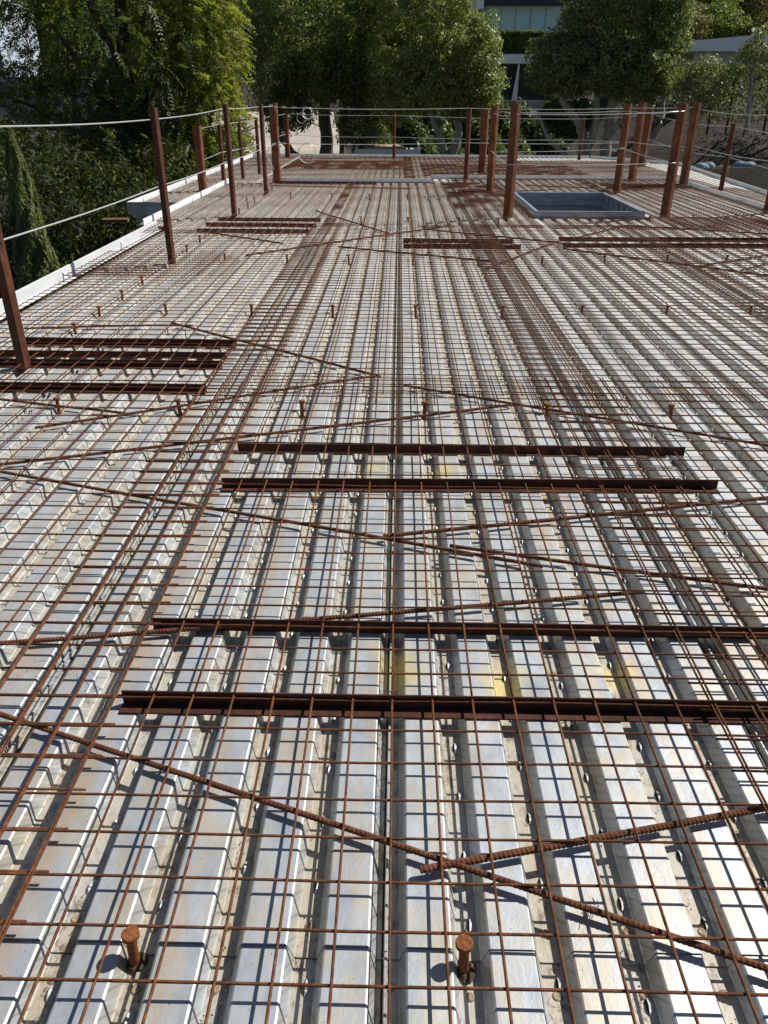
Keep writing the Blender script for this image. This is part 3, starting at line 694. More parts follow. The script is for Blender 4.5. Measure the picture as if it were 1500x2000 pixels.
# concrete driveway climbing away behind the trees
mb = MB(); V = []; ns = 24
for i in range(ns+1):
    y = 34+i*(52-34)/ns; xc = -5.6-.10*(y-34)
    for dx in (-4.2, -2, 0, 1.6, 3.4): V.append((xc+dx, y, max(hgt(xc+d2, y) for d2 in (-4.2, -2, 0, 1.6, 3.4))+.06))
mb.add(V, [(i*5+j, i*5+j+1, (i+1)*5+j+1, (i+1)*5+j) for i in range(ns) for j in range(4)])
M_conc = mat('driveway_concrete', (.5,.45,.38), .9); t = NT(M_conc); t.col(t.ramp(t.noise(.7, 6, .6), [(.3, (.36,.32,.27)), (.7, (.56,.50,.43))]))
tag(mb.build('driveway', M_conc), kind='structure')

# ------------------------------------------------------------------ foliage
def leaf_mat(name, a, b, c, rough=.5, trans=.25, spec=.4):
    m = mat(name, a, rough, spec=spec); t = NT(m)
    g = t.n('ShaderNodeNewGeometry'); n = t.noise(.55, 3, .6)
    f = t.math('ADD', t.math('MULTIPLY', g.outputs['Random Per Island'], .6), t.math('MULTIPLY', n, .45))
    cc = t.ramp(f, [(.2, a), (.5, b), (.85, c)]); t.col(cc)
    tr = t.n('ShaderNodeBsdfTranslucent'); t.l(t.mix(.5, cc, (.30,.38,.03), 'MIX'), tr.inputs[0]) 
    ms = t.n('ShaderNodeMixShader'); ms.inputs[0].default_value = trans
    out = t.t.nodes['Material Output']; t.l(t.b.outputs[0], ms.inputs[1]); t.l(tr.outputs[0], ms.inputs[2]); t.l(ms.outputs[0], out.inputs[0])
    return m
L_feather = leaf_mat('feathery_leaf', (.11,.15,.03), (.21,.24,.045), (.42,.40,.08), .55, .5)
L_ficus = leaf_mat('ficus_leaf', (.085,.125,.05), (.16,.205,.085), (.32,.34,.17), .45, .5, .4)
L_ficus2 = leaf_mat('ficus_leaf_light', (.13,.17,.055), (.22,.26,.085), (.42,.43,.17), .42, .5, .4)
L_fdark = leaf_mat('feathery_leaf_dark', (.030,.056,.020), (.060,.092,.028), (.20,.22,.06), .55, .35)
L_under = leaf_mat('understorey_leaf', (.012,.022,.007), (.022,.036,.011), (.10,.12,.035), .6, .12, .15)
L_olive = leaf_mat('olive_leaf', (.11,.13,.075), (.17,.19,.10), (.28,.28,.14), .5, .4)
L_cyp = leaf_mat('cypress_leaf', (.085,.115,.035), (.14,.17,.055), (.24,.26,.08), .7, .3)
L_hedge = leaf_mat('hedge_leaf', (.05,.09,.02), (.09,.14,.03), (.20,.25,.05), .5, .4)
L_ivy = leaf_mat('ivy_leaf', (.022,.055,.013), (.045,.09,.02), (.11,.16,.035), .5, .3)
L_dry = leaf_mat('dry_shrub_leaf', (.10,.10,.03), (.16,.13,.04), (.22,.18,.06), .7, .2)
M_bark = mat('grey_bark', (.25,.22,.18), .9); t = NT(M_bark); nn = t.noise(6, 6, .65, (1, 1, .35)); t.col(t.ramp(nn, [(.35, (.20,.18,.155)), (.65, (.48,.44,.39))])); t.bump(nn, .6, .03)
M_barkd = mat('dark_bark', (.07,.055,.045), .95); t = NT(M_barkd); nn = t.noise(8, 6, .65, (1, 1, .3)); t.col(t.ramp(nn, [(.35, (.035,.028,.022)), (.7, (.11,.09,.07))])); t.bump(nn, .6, .03)

M_barkm = mat('mid_bark', (.1,.09,.08), .95); t = NT(M_barkm); nn = t.noise(7, 6, .65, (1, 1, .3)); t.col(t.ramp(nn, [(.35, (.10,.085,.07)), (.7, (.24,.21,.18))])); t.bump(nn, .6, .03)
def leaf_quads(C, N, L, Wd, g):
    """C centres (n,3), N preferred normals, -> quads"""
    n = len(C); N = N+g.normal(0, .55, (n, 3)); N /= np.linalg.norm(N, axis=1)[:, None]
    t_ = g.normal(0, 1, (n, 3)); t_[:, 2] -= .5; t_ -= (t_*N).sum(1)[:, None]*N; t_ /= np.linalg.norm(t_, axis=1)[:, None]
    b = np.cross(N, t_); L = L*(g.uniform(.65, 1.3, n))[:, None]; Wd = Wd*(g.uniform(.7, 1.2, n))[:, None]
    return np.stack([C-t_*L*.5, C+b*Wd*.5-t_*L*.05, C+t_*L*.5-N*L*.12, C-b*Wd*.5-t_*L*.05], 1)
def clump_crown(blobs, nclump, per, cr, L, Wd, seed, flat=.75, shell=.55, droop=0.):
    """blobs: list of (centre, radii, weight). clumps sit in the outer shell of every blob"""
    g = np.random.default_rng(seed); out = []
    wts = np.array([b[2] for b in blobs], float); wts /= wts.sum()
    for (c, r, _), wt in zip(blobs, wts):
        k = int(nclump*wt)
        d = g.normal(0, 1, (k, 3)); d /= np.linalg.norm(d, axis=1)[:, None]
        rad = (shell+(1-shell)*g.random(k)**.6)*(1+.13*np.sin(d[:, 0]*5+seed)+.1*np.sin(d[:, 1]*6+d[:, 2]*7+seed*2))
        cc = np.array(c)+d*np.array(r)*rad[:, None]
        m = int(per); o = g.normal(0, 1, (k, m, 3)); o /= np.linalg.norm(o, axis=2)[:, :, None]
        q = g.random((k, m))**.45; sc = cr*g.uniform(.55, 1.35, (k, 1))
        o2 = o*(q*sc)[:, :, None]; o2[:, :, 2] *= flat; o2[:, :, 2] -= droop*(q*sc)
        P_ = (cc[:, None]+o2).reshape(-1, 3); N = (o*.8+d[:, None]*.5+np.array([0, 0, .35])).reshape(-1, 3)
        out.append(leaf_quads(P_, N, L, Wd, g))
    return np.concatenate(out)
def frond_crown(blobs, nspray, seed, L=.75, leaf=.17, lw=.05, shell=.35):
    """sprays: drooping stems lined with narrow leaflets"""
    g = np.random.default_rng(seed); out = []
    wts = np.array([b[2] for b in blobs], float); wts /= wts.sum()
    for (c, r, _), wt in zip(blobs, wts):
        k = int(nspray*wt)
        d = g.normal(0, 1, (k, 3)); d /= np.linalg.norm(d, axis=1)[:, None]
        rad = (shell+(1-shell)*g.random(k)**.55)*(1+.18*np.sin(d[:, 0]*6+seed)+.14*np.sin(d[:, 2]*7+d[:, 1]*5))
        base = np.array(c)+d*np.array(r)*rad[:, None]
        dirs = d*.9+g.normal(0, .45, (k, 3)); dirs[:, 2] -= .15; dirs /= np.linalg.norm(dirs, axis=1)[:, None]
        m = 11; ln = L*g.uniform(.5, 1.25, k)
        side = np.cross(dirs, g.normal(0, 1, (k, 3))+np.array([0, 0, 1.2])); side /= np.linalg.norm(side, axis=1)[:, None]
        up = np.cross(side, dirs)
        for j in range(m):
            s = (j+.5)/m; p = base+dirs*(s*ln)[:, None]; p[:, 2] -= .35*ln*s*s
            for sg in (-1, 1):
                ld = side*sg*.85+dirs*.6+g.normal(0, .22, (k, 3)); ld[:, 2] -= .25; ld /= np.linalg.norm(ld, axis=1)[:, None]
                wd = np.cross(ld, up); wd /= np.linalg.norm(wd, axis=1)[:, None]+1e-9
                ll = (leaf*(1-.45*s)*g.uniform(.7, 1.2, k))[:, None]; w2 = lw*g.uniform(.8, 1.2, k)[:, None]
                out.append(np.stack([p, p+ld*ll*.45+wd*w2*.5, p+ld*ll, p+ld*ll*.45-wd*w2*.5], 1))
    return np.concatenate(out)
def limb(mb, pts, r0, r1, n=8, seed=0):
    g = np.random.default_rng(seed); pts = np.array(pts, float); k = np.linspace(0, len(pts)-1, (len(pts)-1)*6+1)
    q = np.stack([np.interp(k, np.arange(len(pts)), pts[:, i]) for i in range(3)], 1)
    ker = np.array([1, 2, 3, 2, 1.])/9; q2 = np.stack([np.convolve(np.pad(q[:, i], 2, 'edge'), ker, 'valid') for i in range(3)], 1)
    q2 += g.normal(0, r0*.08, q2.shape); q2[0] = q[0]
    s = np.linspace(0, 1, len(q2)); mb.tube(q2, (r0*(1-s)+r1*s)*(1+g.normal(0, .05, len(q2))), n)
def tree(label, base, limbs, crown, leaf, bark, cat='tree', group=None, name='broadleaf_tree'):
    e = empty(name, base); mb = MB()
    for i, (pts, r0, r1) in enumerate(limbs): limb(mb, pts, r0, r1, seed=i)
    off(mb.build('trunk', bark, smooth=True), e)
    off(quads('crown', crown, leaf), e); tag(e, label, cat, group); return e
TG = 'trees behind the roof'
# T1 feathery tree at left
def az(a, d, z): return (d*math.sin(R(a)), d*math.cos(R(a)), z)
b = az(-17.5, 29.5, -2.6)
lim = [([b, az(-17.4, 29.5, 0), az(-17.2, 29.2, 3.5), az(-16.5, 29, 7)], .34, .12), ([az(-17.4, 29.5, -.6), az(-19, 28.5, 1.4), az(-21.5, 28, 3.3)], .17, .05), ([az(-17.3, 29.3, .5), az(-15, 28.5, 2), az(-13.2, 28, 3.6)], .16, .05),
       ([az(-17.3, 29.3, 1.6), az(-19, 28, 3.8), az(-20, 27.5, 6)], .13, .05), ([az(-17.4, 29.5, -1), az(-15, 28.6, -.4), az(-12.5, 28.2, .3)], .13, .04), ([az(-17.4, 29.4, 0.4), az(-21, 29, .6), az(-25, 29, 1.4)], .12, .03)]
bl = [(az(-18.0, 29.5, 3.2), (3.6, 3.0, 3.6), 5), (az(-21, 28.5, .4), (2.6, 2.0, 1.8), 2.2), (az(-17.0, 28.4, -.8), (2.4, 1.9, 1.6), 2.0), (az(-21.0, 28.5, 5.2), (2.6, 2, 1.6), 1.4)]
tree('big dark green feathery tree filling the upper left corner', b, lim, frond_crown(bl, 3900, 5), L_fdark, M_barkd, group=TG)
b = az(-13.6, 30.5, -2.4)
lim = [([b, az(-13.6, 30.4, 0), az(-13.3, 30, 3), az(-13.3, 30, 6.5)], .22, .07), ([az(-13.6, 30.4, -.8), az(-12.6, 29.4, .4), az(-11.6, 28.8, 1.6)], .11, .04), ([az(-13.5, 30.3, 1), az(-14.8, 29.6, 2.6), az(-15.3, 29.4, 4)], .11, .04)]
bl = [(az(-13.4, 28.9, 3.6), (1.55, 1.6, 2.6), 3.0), (az(-11.9, 28.6, 3.2), (1.1, 1.2, 2.1), 1.4), (az(-12.4, 28.2, .6), (1.15, 1.3, 1.5), 1.6), (az(-14.0, 27.8, -.4), (1.0, 1.0, .9), .7), (az(-14.2, 29.4, 6.0), (1.9, 1.7, 1.5), 1.3), (az(-11.6, 28.4, -.3), (.8, .8, .7), .5)]
tree('sunlit yellow-green feathery tree behind the third guard post', b, lim, frond_crown(bl, 2300, 6, L=.62), L_feather, M_barkd, group=TG)
# understorey at left
def shrub(label, c, r, n, L, Wd, leaf, seed, cr=.35, cat='shrub', name='shrub', grp=None, per=28, shell=.5):
    e = empty(name, (c[0], c[1], hgt(c[0], c[1]))); mb = MB()
    g = np.random.default_rng(seed)
    for i in range(5):
        a = g.uniform(0, 6.28); limb(mb, [(c[0], c[1], hgt(c[0], c[1])-.1), (c[0]+.25*r[0]*math.cos(a), c[1]+.25*r[1]*math.sin(a), c[2]-r[2]*.3), (c[0]+.6*r[0]*math.cos(a), c[1]+.6*r[1]*math.sin(a), c[2]+r[2]*.35)], .05+.02*r[2], .015, 6, seed+i)
    off(mb.build('stem', M_barkd), e)
    off(quads('foliage', clump_crown([(c, r, 1)], n, per, cr, L, Wd, seed, shell=shell), leaf), e); tag(e, label, cat, grp); return e
SG = 'dark shrubs below the left roof edge'
shrub('dark leafy shrub behind the cypress at the far left', (-10.5, 20.5, -1.0), (2.5, 1.8, 2.2), 300, .17, .06, L_under, 21, .5, grp=SG)
shrub('dark leafy shrub to the right of the cypress tip', (-7.4, 19.5, -1.6), (2.0, 1.6, 1.7), 270, .17, .06, L_under, 22, .5, grp=SG)
shrub('low shrub just beyond the left white edge form', (-6.0, 15.2, -3.0), (1.7, 1.5, 1.3), 260, .13, .05, L_under, 23, .42, grp=SG)
shrub('broad dark shrub under the feathery tree beside the lower roof', (-6.9, 24.0, -1.5), (1.9, 1.9, 1.8), 270, .17, .06, L_under, 24, .5, grp=SG)
shrub('low dark shrub in the bottom left gap under the cypress', (-5.6, 9.6, -3.3), (1.8, 1.8, 1.0), 260, .10, .04, L_under, 25, .35, grp=SG)
# cypress
def cypress(label, x, y, z0, z1, r):
    e = empty('cypress_tree', (x, y, z0)); mb = MB(); limb(mb, [(x, y, z0), (x, y, (z0+z1)/2), (x, y, z1-.3)], .09, .02); off(mb.build('trunk', M_barkd), e)
    g = np.random.default_rng(31); n = 26000; s = g.random(n)**.8; a = g.uniform(0, 6.28, n)
    rr = r*np.clip((1-s)**.62*1.05, 0, 1)*np.where(s < .12, .75+s*2, 1)*(1+.11*np.sin(a*3+s*23)+.10*np.sin(a*7-s*41))*g.uniform(.72, 1.03, n)
    P_ = np.stack([x+rr*np.cos(a), y+rr*np.sin(a), z0+(z1-z0)*s], 1)
    N = np.stack([np.cos(a), np.sin(a), .2+0*a], 1)+g.normal(0, .35, (n, 3)); N /= np.linalg.norm(N, axis=1)[:, None]
    up = np.stack([.25*np.cos(a), .25*np.sin(a), np.ones(n)], 1)+g.normal(0, .25, (n, 3)); up -= (up*N).sum(1)[:, None]*N; up /= np.linalg.norm(up, axis=1)[:, None]
    bb = np.cross(N, up); L = .10*g.uniform(.6, 1.4, n)[:, None]; Wd = .032
    off(quads('crown', np.stack([P_-up*L*.5, P_+bb*Wd*.5, P_+up*L*.5, P_-bb*Wd*.5], 1), L_cyp), e); tag(e, label, 'tree', None)
cypress('slim pointed cypress at the left frame edge', -6.25, 13.6, -4.3, .86, .52)

# T2 dark ficus left of centre
b = (-3.1, 36.5, -2.0)
lim = [([b, (-3.15, 36.5, -.6), (-3.2, 36.5, 1.2), (-2.8, 36.4, 4)], .33, .16), ([(-2.5, 36.3, -2.0), (-2.45, 36.2, -.4), (-2.3, 36.0, 1.0), (-1.6, 35.5, 2.4)], .15, .07), ([(-2.9, 36.2, -1.9), (-4.0, 36.2, -1.35), (-5.1, 36, -.2), (-5.9, 36, 1.4)], .22, .07)]
bl = [((-3.2, 36.5, 4.6), (4.0, 3.0, 3.9), 5), ((-5.0, 35.6, 2.6), (1.6, 1.8, 1.9), 1), ((-1.2, 35.8, 2.4), (1.9, 1.8, 1.7), 1.2), ((-3.0, 35.2, 2.0), (1.9, 1.4, 1.2), 1), ((-4.7, 35, .75), (.9, .7, .75), .35), ((-1.6, 34.9, .2), (.95, .7, .85), .4)]
tree('large dark dense tree left of centre with a single dark trunk', b, lim, clump_crown(bl, 1700, 46, .42, .15, .075, 41, shell=.55), L_ficus, M_barkm, group=TG)
# T3 lighter ficus right of centre
b = (2.0, 34.0, -2.0)
lim = [([b, (1.95, 34, -1.0)], .27, .24), ([(1.95, 34, -1.05), (1.6, 34, -.1), (1.0, 33.8, 1.3), (.4, 33.7, 2.6)], .16, .07), ([(1.95, 34, -1.05), (2.35, 34, -.1), (2.3, 33.9, 1.1), (2.9, 33.8, 3)], .19, .07), ([(2.32, 34, .2), (1.8, 34, 1.5), (1.9, 34, 3)], .1, .05)]
bl = [((.55, 34.2, 3.7), (2.15, 2.3, 3.1), 5), ((2.5, 33.8, 2.4), (1.3, 1.5, 1.75), 2.2), ((2.75, 33.6, 1.6), (.95, 1.2, .95), 1), ((.6, 33.2, 1.9), (1.9, 1.2, 1.1), 1.6)]
tree('grey-green tree at centre with a forked pale trunk', b, lim, clump_crown(bl, 1500, 48, .33, .135, .068, 42, shell=.6), L_ficus2, M_bark, group=TG)
# T4 right ficus with spreading grey trunks
b = (7.25, 32.0, -1.9)
lim = [([(7.1, 32, -1.9), (6.95, 32, -.7), (6.75, 31.9, .3), (5.9, 31.7, 1.2), (5.2, 31.6, 2.0)], .24, .08), ([(7.1, 32, -1.7), (6.3, 31.8, -.6), (5.5, 31.6, -.1), (4.9, 31.5, 1.0)], .13, .05),
       ([(7.5, 32, -1.9), (7.75, 32, -.6), (7.7, 32, .6), (7.9, 32, 2.6)], .26, .12), ([(7.0, 32, -.6), (7.25, 31.9, .5), (7.0, 31.8, 2.4)], .17, .08), ([(7.7, 32, -1.6), (8.8, 31.8, -.7), (9.6, 31.7, .5), (9.4, 31.7, 1.8)], .17, .07), ([(7.75, 32, 0), (8.4, 31.9, 1.1), (9.0, 31.8, 2.4)], .12, .06)]
bl = [((8.0, 32.2, 3.75), (2.0, 2.3, 2.55), 5), ((5.75, 31.8, 2.35), (1.1, 1.4, 1.05), 1.4), ((9.0, 31.8, 2.9), (1.1, 1.4, 1.7), 1.4), ((7.3, 31.0, 2.25), (2.1, 1.2, .85), 1.6), ((8.9, 31.6, 5.0), (1.15, 1.4, 1.5), 1), ((6.75, 32, 3.3), (1.25, 1.4, 1.25), 1.4)]
tree('rounded dense tree at right with several spreading pale grey trunks', b, lim, clump_crown(bl, 1600, 48, .32, .13, .066, 43, shell=.6), L_ficus, M_bark, group=TG)
# small trees at right
def small_tree(label, x, y, z0, zc, r, seed, leaf, n=150):
    g = np.random.default_rng(seed); lim = []
    for i in range(5):
        a = g.uniform(0, 6.28); q = g.uniform(.3, .8)
        lim.append(([(x, y, z0), (x+.2*r[0]*math.cos(a), y+.1*math.sin(a), (z0+zc)/2), (x+q*r[0]*math.cos(a), y+q*r[1]*math.sin(a), zc+.3*r[2])], .06, .015))
    tree(label, (x, y, z0), lim, clump_crown([((x, y, zc), r, 1)], n, 26, .26, .12, .055, seed, shell=.3), leaf, M_bark, group='small trees at the right edge', name='small_tree')
small_tree('small loose tree right of the big rounded tree', 9.55, 28.2, -.6, 1.75, (.75, .8, .85), 51, L_olive)
small_tree('thin airy tree at the right frame edge before the hedge', 11.4, 28.4, .3, 2.5, (.85, .8, 1.0), 52, L_olive, 110)

# hedges and banks
def hedge(label, x0, x1, y, dy, z0, z1, leaf, seed, n, L=.12, name='hedge'):
    g = np.random.default_rng(seed); k = n
    P_ = np.stack([g.uniform(x0, x1, k), y+g.uniform(-dy, dy, k), z0+(z1-z0)*g.random(k)**.8], 1)
    fr_ = g.random(k) < .5; P_[fr_, 1] = y-dy+g.normal(0, .05, fr_.sum()); tp = g.random(k) < .25; P_[tp, 2] = z1+g.normal(0, .06, tp.sum())
    N = np.tile(np.array([.2, -.6, .6]), (k, 1))
    e = empty(name, ((x0+x1)/2, y, z0)); off(quads('foliage', leaf_quads(P_, N, L, L*.5, g), leaf), e)
    mb = MB()
    for i in range(int((x1-x0)/.8)+2): mb.tube([(x0+.2+i*.8*(x1-x0-.4)/(int((x1-x0)/.8)*.8+.8), y, z0-.4), (x0+.2+i*.8*(x1-x0-.4)/(int((x1-x0)/.8)*.8+.8), y+.05, z1-.25)], .04, 5)
    off(mb.build('stem', M_barkd), e)
    tag(e, label, 'hedge'); return e
hedge('clipped hedge below the teal house, between the two big trees', 5.6, 9.3, 60, .8, 2.6, 5.0, L_hedge, 61, 9000, .24)
hedge('dark hedge with bright top at the right frame edge', 10.0, 15.0, 30.5, .6, .6, 2.25, L_hedge, 62, 9000, .11)
hedge('dark hedge behind the small right tree, before the white house', 9.0, 13.5, 36, .6, .6, 2.0, L_ivy, 63, 5000, .14)
# ivy bank
g = np.random.default_rng(70); k = 42000
X = g.uniform(-1.2, 12.5, k); s = g.random(k); Y = 39+s*4.5; Z = -2.0+s*3.0+.25*np.sin(X*1.7)+.2*np.sin(X*4+s*9)
o = quads('ground_cover', leaf_quads(np.stack([X, Y, Z+g.normal(0, .10, k)], 1), np.tile([.1, -.6, .7], (k, 1)), .24, .13, g), L_ivy); tag(o, 'dark green ivy covering the bank behind the centre trees', 'ivy', kind='stuff')
mb = MB(); n1 = 30
V = []; 
for i in range(n1+1):
    x = -1.4+i*14.2/n1
    for s_ in np.linspace(0, 1, 8): V.append((x, 39+s_*4.5, -2.15+s_*3.0+.25*math.sin(x*1.7)+.15*math.sin(x*4+s_*9)-.02))
mb.add(V, [(i*8+j, (i+1)*8+j, (i+1)*8+j+1, i*8+j+1) for i in range(n1) for j in range(7)]); tag(mb.build('bank', M_ground, smooth=True), kind='structure')
# agave-like plant in the bank
e = empty('spiky_plant', (1.25, 39.2, -1.2)); mb = MB(); g = np.random.default_rng(77)
for i in range(44):
    a = g.uniform(0, 6.28); el = g.uniform(.15, 1.45); d_ = np.array([math.cos(a)*math.cos(el), math.sin(a)*math.cos(el), math.sin(el)]); L = g.uniform(.5, .75); p = np.array((1.25, 39.2, -.75)); sd = np.cross(d_, [0, 0, 1.]); sd /= np.linalg.norm(sd)
    mb.add([p-sd*.03, p+sd*.03, p+d_*L, p+d_*L*.5+np.array((0, 0, .02))], [(0, 1, 2), (0, 3, 2)])
off(mb.build('leaf', leaf_mat('agave_leaf', (.06,.12,.03), (.10,.17,.05), (.16,.22,.07)), e), e); tag(e, 'spiky rosette plant in the ivy between the far post and the forked trunk', 'plant')

# ------------------------------------------------------------------ houses
M_white = mat('white_render', (.93,.94,.95), .8); M_teal = mat('teal_glass', (.22,.40,.42), .35, 0, .6); M_roof = mat('dark_roof', (.035,.04,.055), .7)
t = NT(M_teal); t.col(t.ramp(t.noise(.6, 3, .5, (6, 1, .4)), [(.3, (.55,.82,.84)), (.7, (.66,.90,.91))]))
M_glass = mat('window_glass', (.03,.04,.05), .1, 0, .7); M_wallg = mat('shaded_white_wall', (.90,.92,.95), .85)
def at(a, d): return (d*math.sin(R(a)), d*math.cos(R(a)))
h = empty('teal_house', (9.6, 68, 4.6)); tag(h, 'modern house with teal glass front and dark flat roof on the hill', 'house')
mb = MB(); mb.box((9.8, 70.5, 5.6), (7.6, 5, 3.6)); off(mb.build('wall', M_teal), h)
mb = MB(); mb.box((9.8, 70.2, 7.55), (8.0, 6.2, .55)); off(mb.build('roof', M_roof), h)
mb = MB(); mb.box((5.75, 70.2, 7.55), (.5, 6.3, 1.1)); mb.box((6.1, 70.2, 8.0), (1.2, 6.3, .22)); off(mb.build('parapet', M_white), h)
mb = MB()
for i in range(7): mb.box((6.3+i*1.1, 67.97, 5.6), (.05, .06, 3.5))
off(mb.build('mullion', mat('mullion_grey', (.35,.45,.46), .5)), h)
mb = MB(); mb.box((10.9, 69, 8.25), (.9, .9, .9)); off(mb.build('chimney', M_white), h)
mb = MB(); mb.box((12.6, 67.5, 6.8), (1.0, .5, .55)); off(mb.build('canopy', M_white), h)
h = empty('hill_building', (8.0, 92, 8)); tag(h, 'pale blue building at the top edge above the teal house', 'building')
mb = MB(); mb.box((8.3, 94, 10.2), (5.2, 4, 3.0)); off(mb.build('wall', mat('pale_blue_wall', (.35,.50,.65), .5)), h)
mb = MB()
for i in range(5): mb.box((6.4+i*.95, 91.97, 9.9), (.6, .06, 1.9))
off(mb.build('window', M_glass), h)
hedge('hillside shrub row above the teal house roof', 6.2, 17, 84, 1.5, 6.5, 9.4, L_hedge, 64, 5000, .5)
h = empty('white_house', (6.9, 50, .6)); tag(h, 'low white-roofed house with a thin white fin, between the two big trees', 'house')
mb = MB(); mb.box((7.0, 52, 3.2), (4.6, 5, .45)); off(mb.build('roof', M_white), h)
mb = MB(); mb.box((7.4, 52.3, 1.8), (4.2, 4.2, 2.4)); off(mb.build('wall', M_glass), h)
mb = MB(); mb.add([(6.28, 49.6, .9), (6.62, 49.6, .9), (6.62, 49.6, 2.97), (6.55, 49.6, 2.97), (6.28, 49.75, .9), (6.62, 49.75, .9), (6.62, 49.75, 2.97), (6.55, 49.75, 2.97)], [(0, 1, 2, 3), (7, 6, 5, 4), (0, 3, 7, 4), (1, 5, 6, 2), (3, 2, 6, 7)]); off(mb.build('fin', M_white), h)
h = empty('flat_roofed_house', (18, 46, 1.0)); tag(h, 'pale house with wide flat white roof slab at upper right', 'house')
mb = MB(); mb.add([(13.6, 44.0, 3.35), (21.5, 44.0, 3.35), (21.5, 44.0, 4.1), (17.4, 44.0, 4.05), (13.6, 44.0, 3.75), (13.6, 51, 3.35), (21.5, 51, 3.35), (21.5, 51, 4.15), (17.4, 51, 4.1), (13.6, 51, 3.8)], [(0, 1, 2, 3, 4), (9, 8, 7, 6, 5), (4, 3, 8, 9), (3, 2, 7, 8), (0, 5, 6, 1), (0, 4, 9, 5)]); off(mb.build('roof', M_white), h)
mb = MB(); mb.box((18.0, 48.2, 2.2), (6.6, 6.2, 2.3)); off(mb.build('wall', M_wallg), h)
mb = MB(); mb.box((14.4, 46.2, 2.2), (.9, 2.0, 2.3)); off(mb.build('wall', mat('warm_wall', (.42,.38,.33), .9)), h)
mb = MB()
for dx in (0, .35): mb.tube([(17.6+dx, 45.5, 4.0), (17.6+dx, 45.5, 4.32)], .07, 8); mb.tube([(17.6+dx, 45.5, 4.30), (17.6+dx, 45.5, 4.42)], .13, 8)
off(mb.build('roof_vent', M_white), h)
h = empty('far_left_building', (-24, 46, -1)); tag(h, 'pale blue-grey building behind the feathery tree at the left edge', 'building')
mb = MB(); mb.box((-25, 48, 3), (9, 5, 5.4)); off(mb.build('wall', mat('blue_grey_wall', (.42,.50,.60), .8)), h)
mb = MB()
for i in range(6): mb.box((-28.3+i*1.4, 45.46, 3.6), (.9, .07, 1.3))
off(mb.build('window', M_glass), h)
mb = MB(); mb.box((-17.5, 41, .9), (7.5, .3, 2.3)); o = mb.build('garden_wall', mat('grey_block_wall', (.28,.31,.35), .9)); tag(o, 'grey block garden wall glimpsed through the feathery tree', 'wall')
mb = MB(); mb.box((4.4, 44.2, .95), (10.6, .25, .5)); o = mb.build('garden_wall', mat('white_low_wall', (.62,.60,.56), .85)); tag(o, 'low white wall along the top of the ivy bank', 'wall')
h = empty('hill_villa', (27, 95, 8)); tag(h, 'small white villa among the shrubs at the top right corner', 'house')
mb = MB(); mb.box((33.5, 97, 10.0), (3.6, 4, 5.0)); off(mb.build('wall', M_white), h); mb = MB(); mb.box((33.2, 94.95, 10.6), (.9, .08, 1.3)); mb.box((34.5, 94.95, 10.6), (.8, .08, 1.3)); off(mb.build('window', M_glass), h)

# hillside vegetation
g = np.random.default_rng(90); hs = []
spots = [(18.2, 60, 3.2, 1.9, 'L'), (21.5, 62, 3.4, 1.8, 'D'), (24.5, 60, 3.0, 1.7, 'L'), (20, 70, 5.3, 2.2, 'O'), (24, 72, 5.6, 2.4, 'D'), (28, 72, 5.4, 2.2, 'L'), (22, 82, 8.2, 2.6, 'D'), (26.5, 84, 8.6, 2.6, 'O'), (31, 80, 7.6, 2.6, 'D'), (17, 80, 8.2, 2.4, 'D'),
         (36, 90, 9.5, 3, 'D'), (29.5, 98, 11.5, 3.2, 'D'), (24, 98, 12, 3.2, 'O'), (40, 104, 12.5, 3.4, 'D'), (18.5, 96, 12, 3.2, 'D'), (34, 112, 13.5, 3.6, 'O'), (13, 96, 11.0, 2.2, 'D'), (-24, 60, 4, 3.5, 'D'), (-16, 56, 3, 3.2, 'D'), (-12, 70, 6, 3.4, 'D'), (-5, 66, 5, 3.2, 'D'), (1, 68, 5.5, 3.0, 'D'), (-28, 75, 7, 4, 'O'), (-20, 82, 10, 4, 'D'), (-8, 88, 11, 4, 'D'), (4.2, 88, 11, 3.4, 'D'), (3.5, 56, 2.2, 1.8, 'D'), (11, 44, 2.0, 1.5, 'D'), (13.5, 56, 2.8, 1.8, 'D')]
lm = {'L': L_dry, 'D': L_hedge, 'O': L_olive}; lab = {'L': 'dry yellowish', 'D': 'dark green', 'O': 'grey-green'}
protos = {}; cnt = {}
spots.sort(key=lambda q: q[0]/q[1])
for i, (x, y, z, r, kd) in enumerate(spots):
    z = max(hgt(x, y)+r*.6, z)
    if kd not in protos:
        e = empty('hillside_bush', (x, y, z)); q = quads('foliage', clump_crown([((0, 0, 0), (1, 1, .85), 1)], 170, 34, .27, .12, .06, 90+i, shell=.6), lm[kd], e); protos[kd] = (e, q)
        mb = MB(); limb(mb, [(0, 0, -1.2), (.03, 0, -.5), (0, 0, .3)], .09, .04); mb.build('trunk', M_barkd, e)
    else:
        e0, q0 = protos[kd]; e = e0.copy(); col.objects.link(e)
        for ch in e0.children:
            c = ch.copy(); col.objects.link(c); c.parent = e
    e.location = (x, y, z); e.scale = (r*1.1, r, r*.95); e.rotation_euler = (0, 0, g.uniform(0, 6))
    azd = math.degrees(math.atan2(x, y)); where = 'behind the feathery left tree' if azd < -10 else ('behind the centre trees' if azd < 8 else ('right of the big right tree' if azd < 15 else 'on the hillside at upper right'))
    dist_ = 'nearest' if y < 64 else ('middle' if y < 86 else 'farthest')
    ky = (kd, where, dist_); cnt[ky] = cnt.get(ky, 0)+1
    tag(e, '%s bush %s, %s from left, %s tier' % (lab[kd], where, ORD[cnt[ky]-1], dist_), 'bush', 'bushes on the hillside')

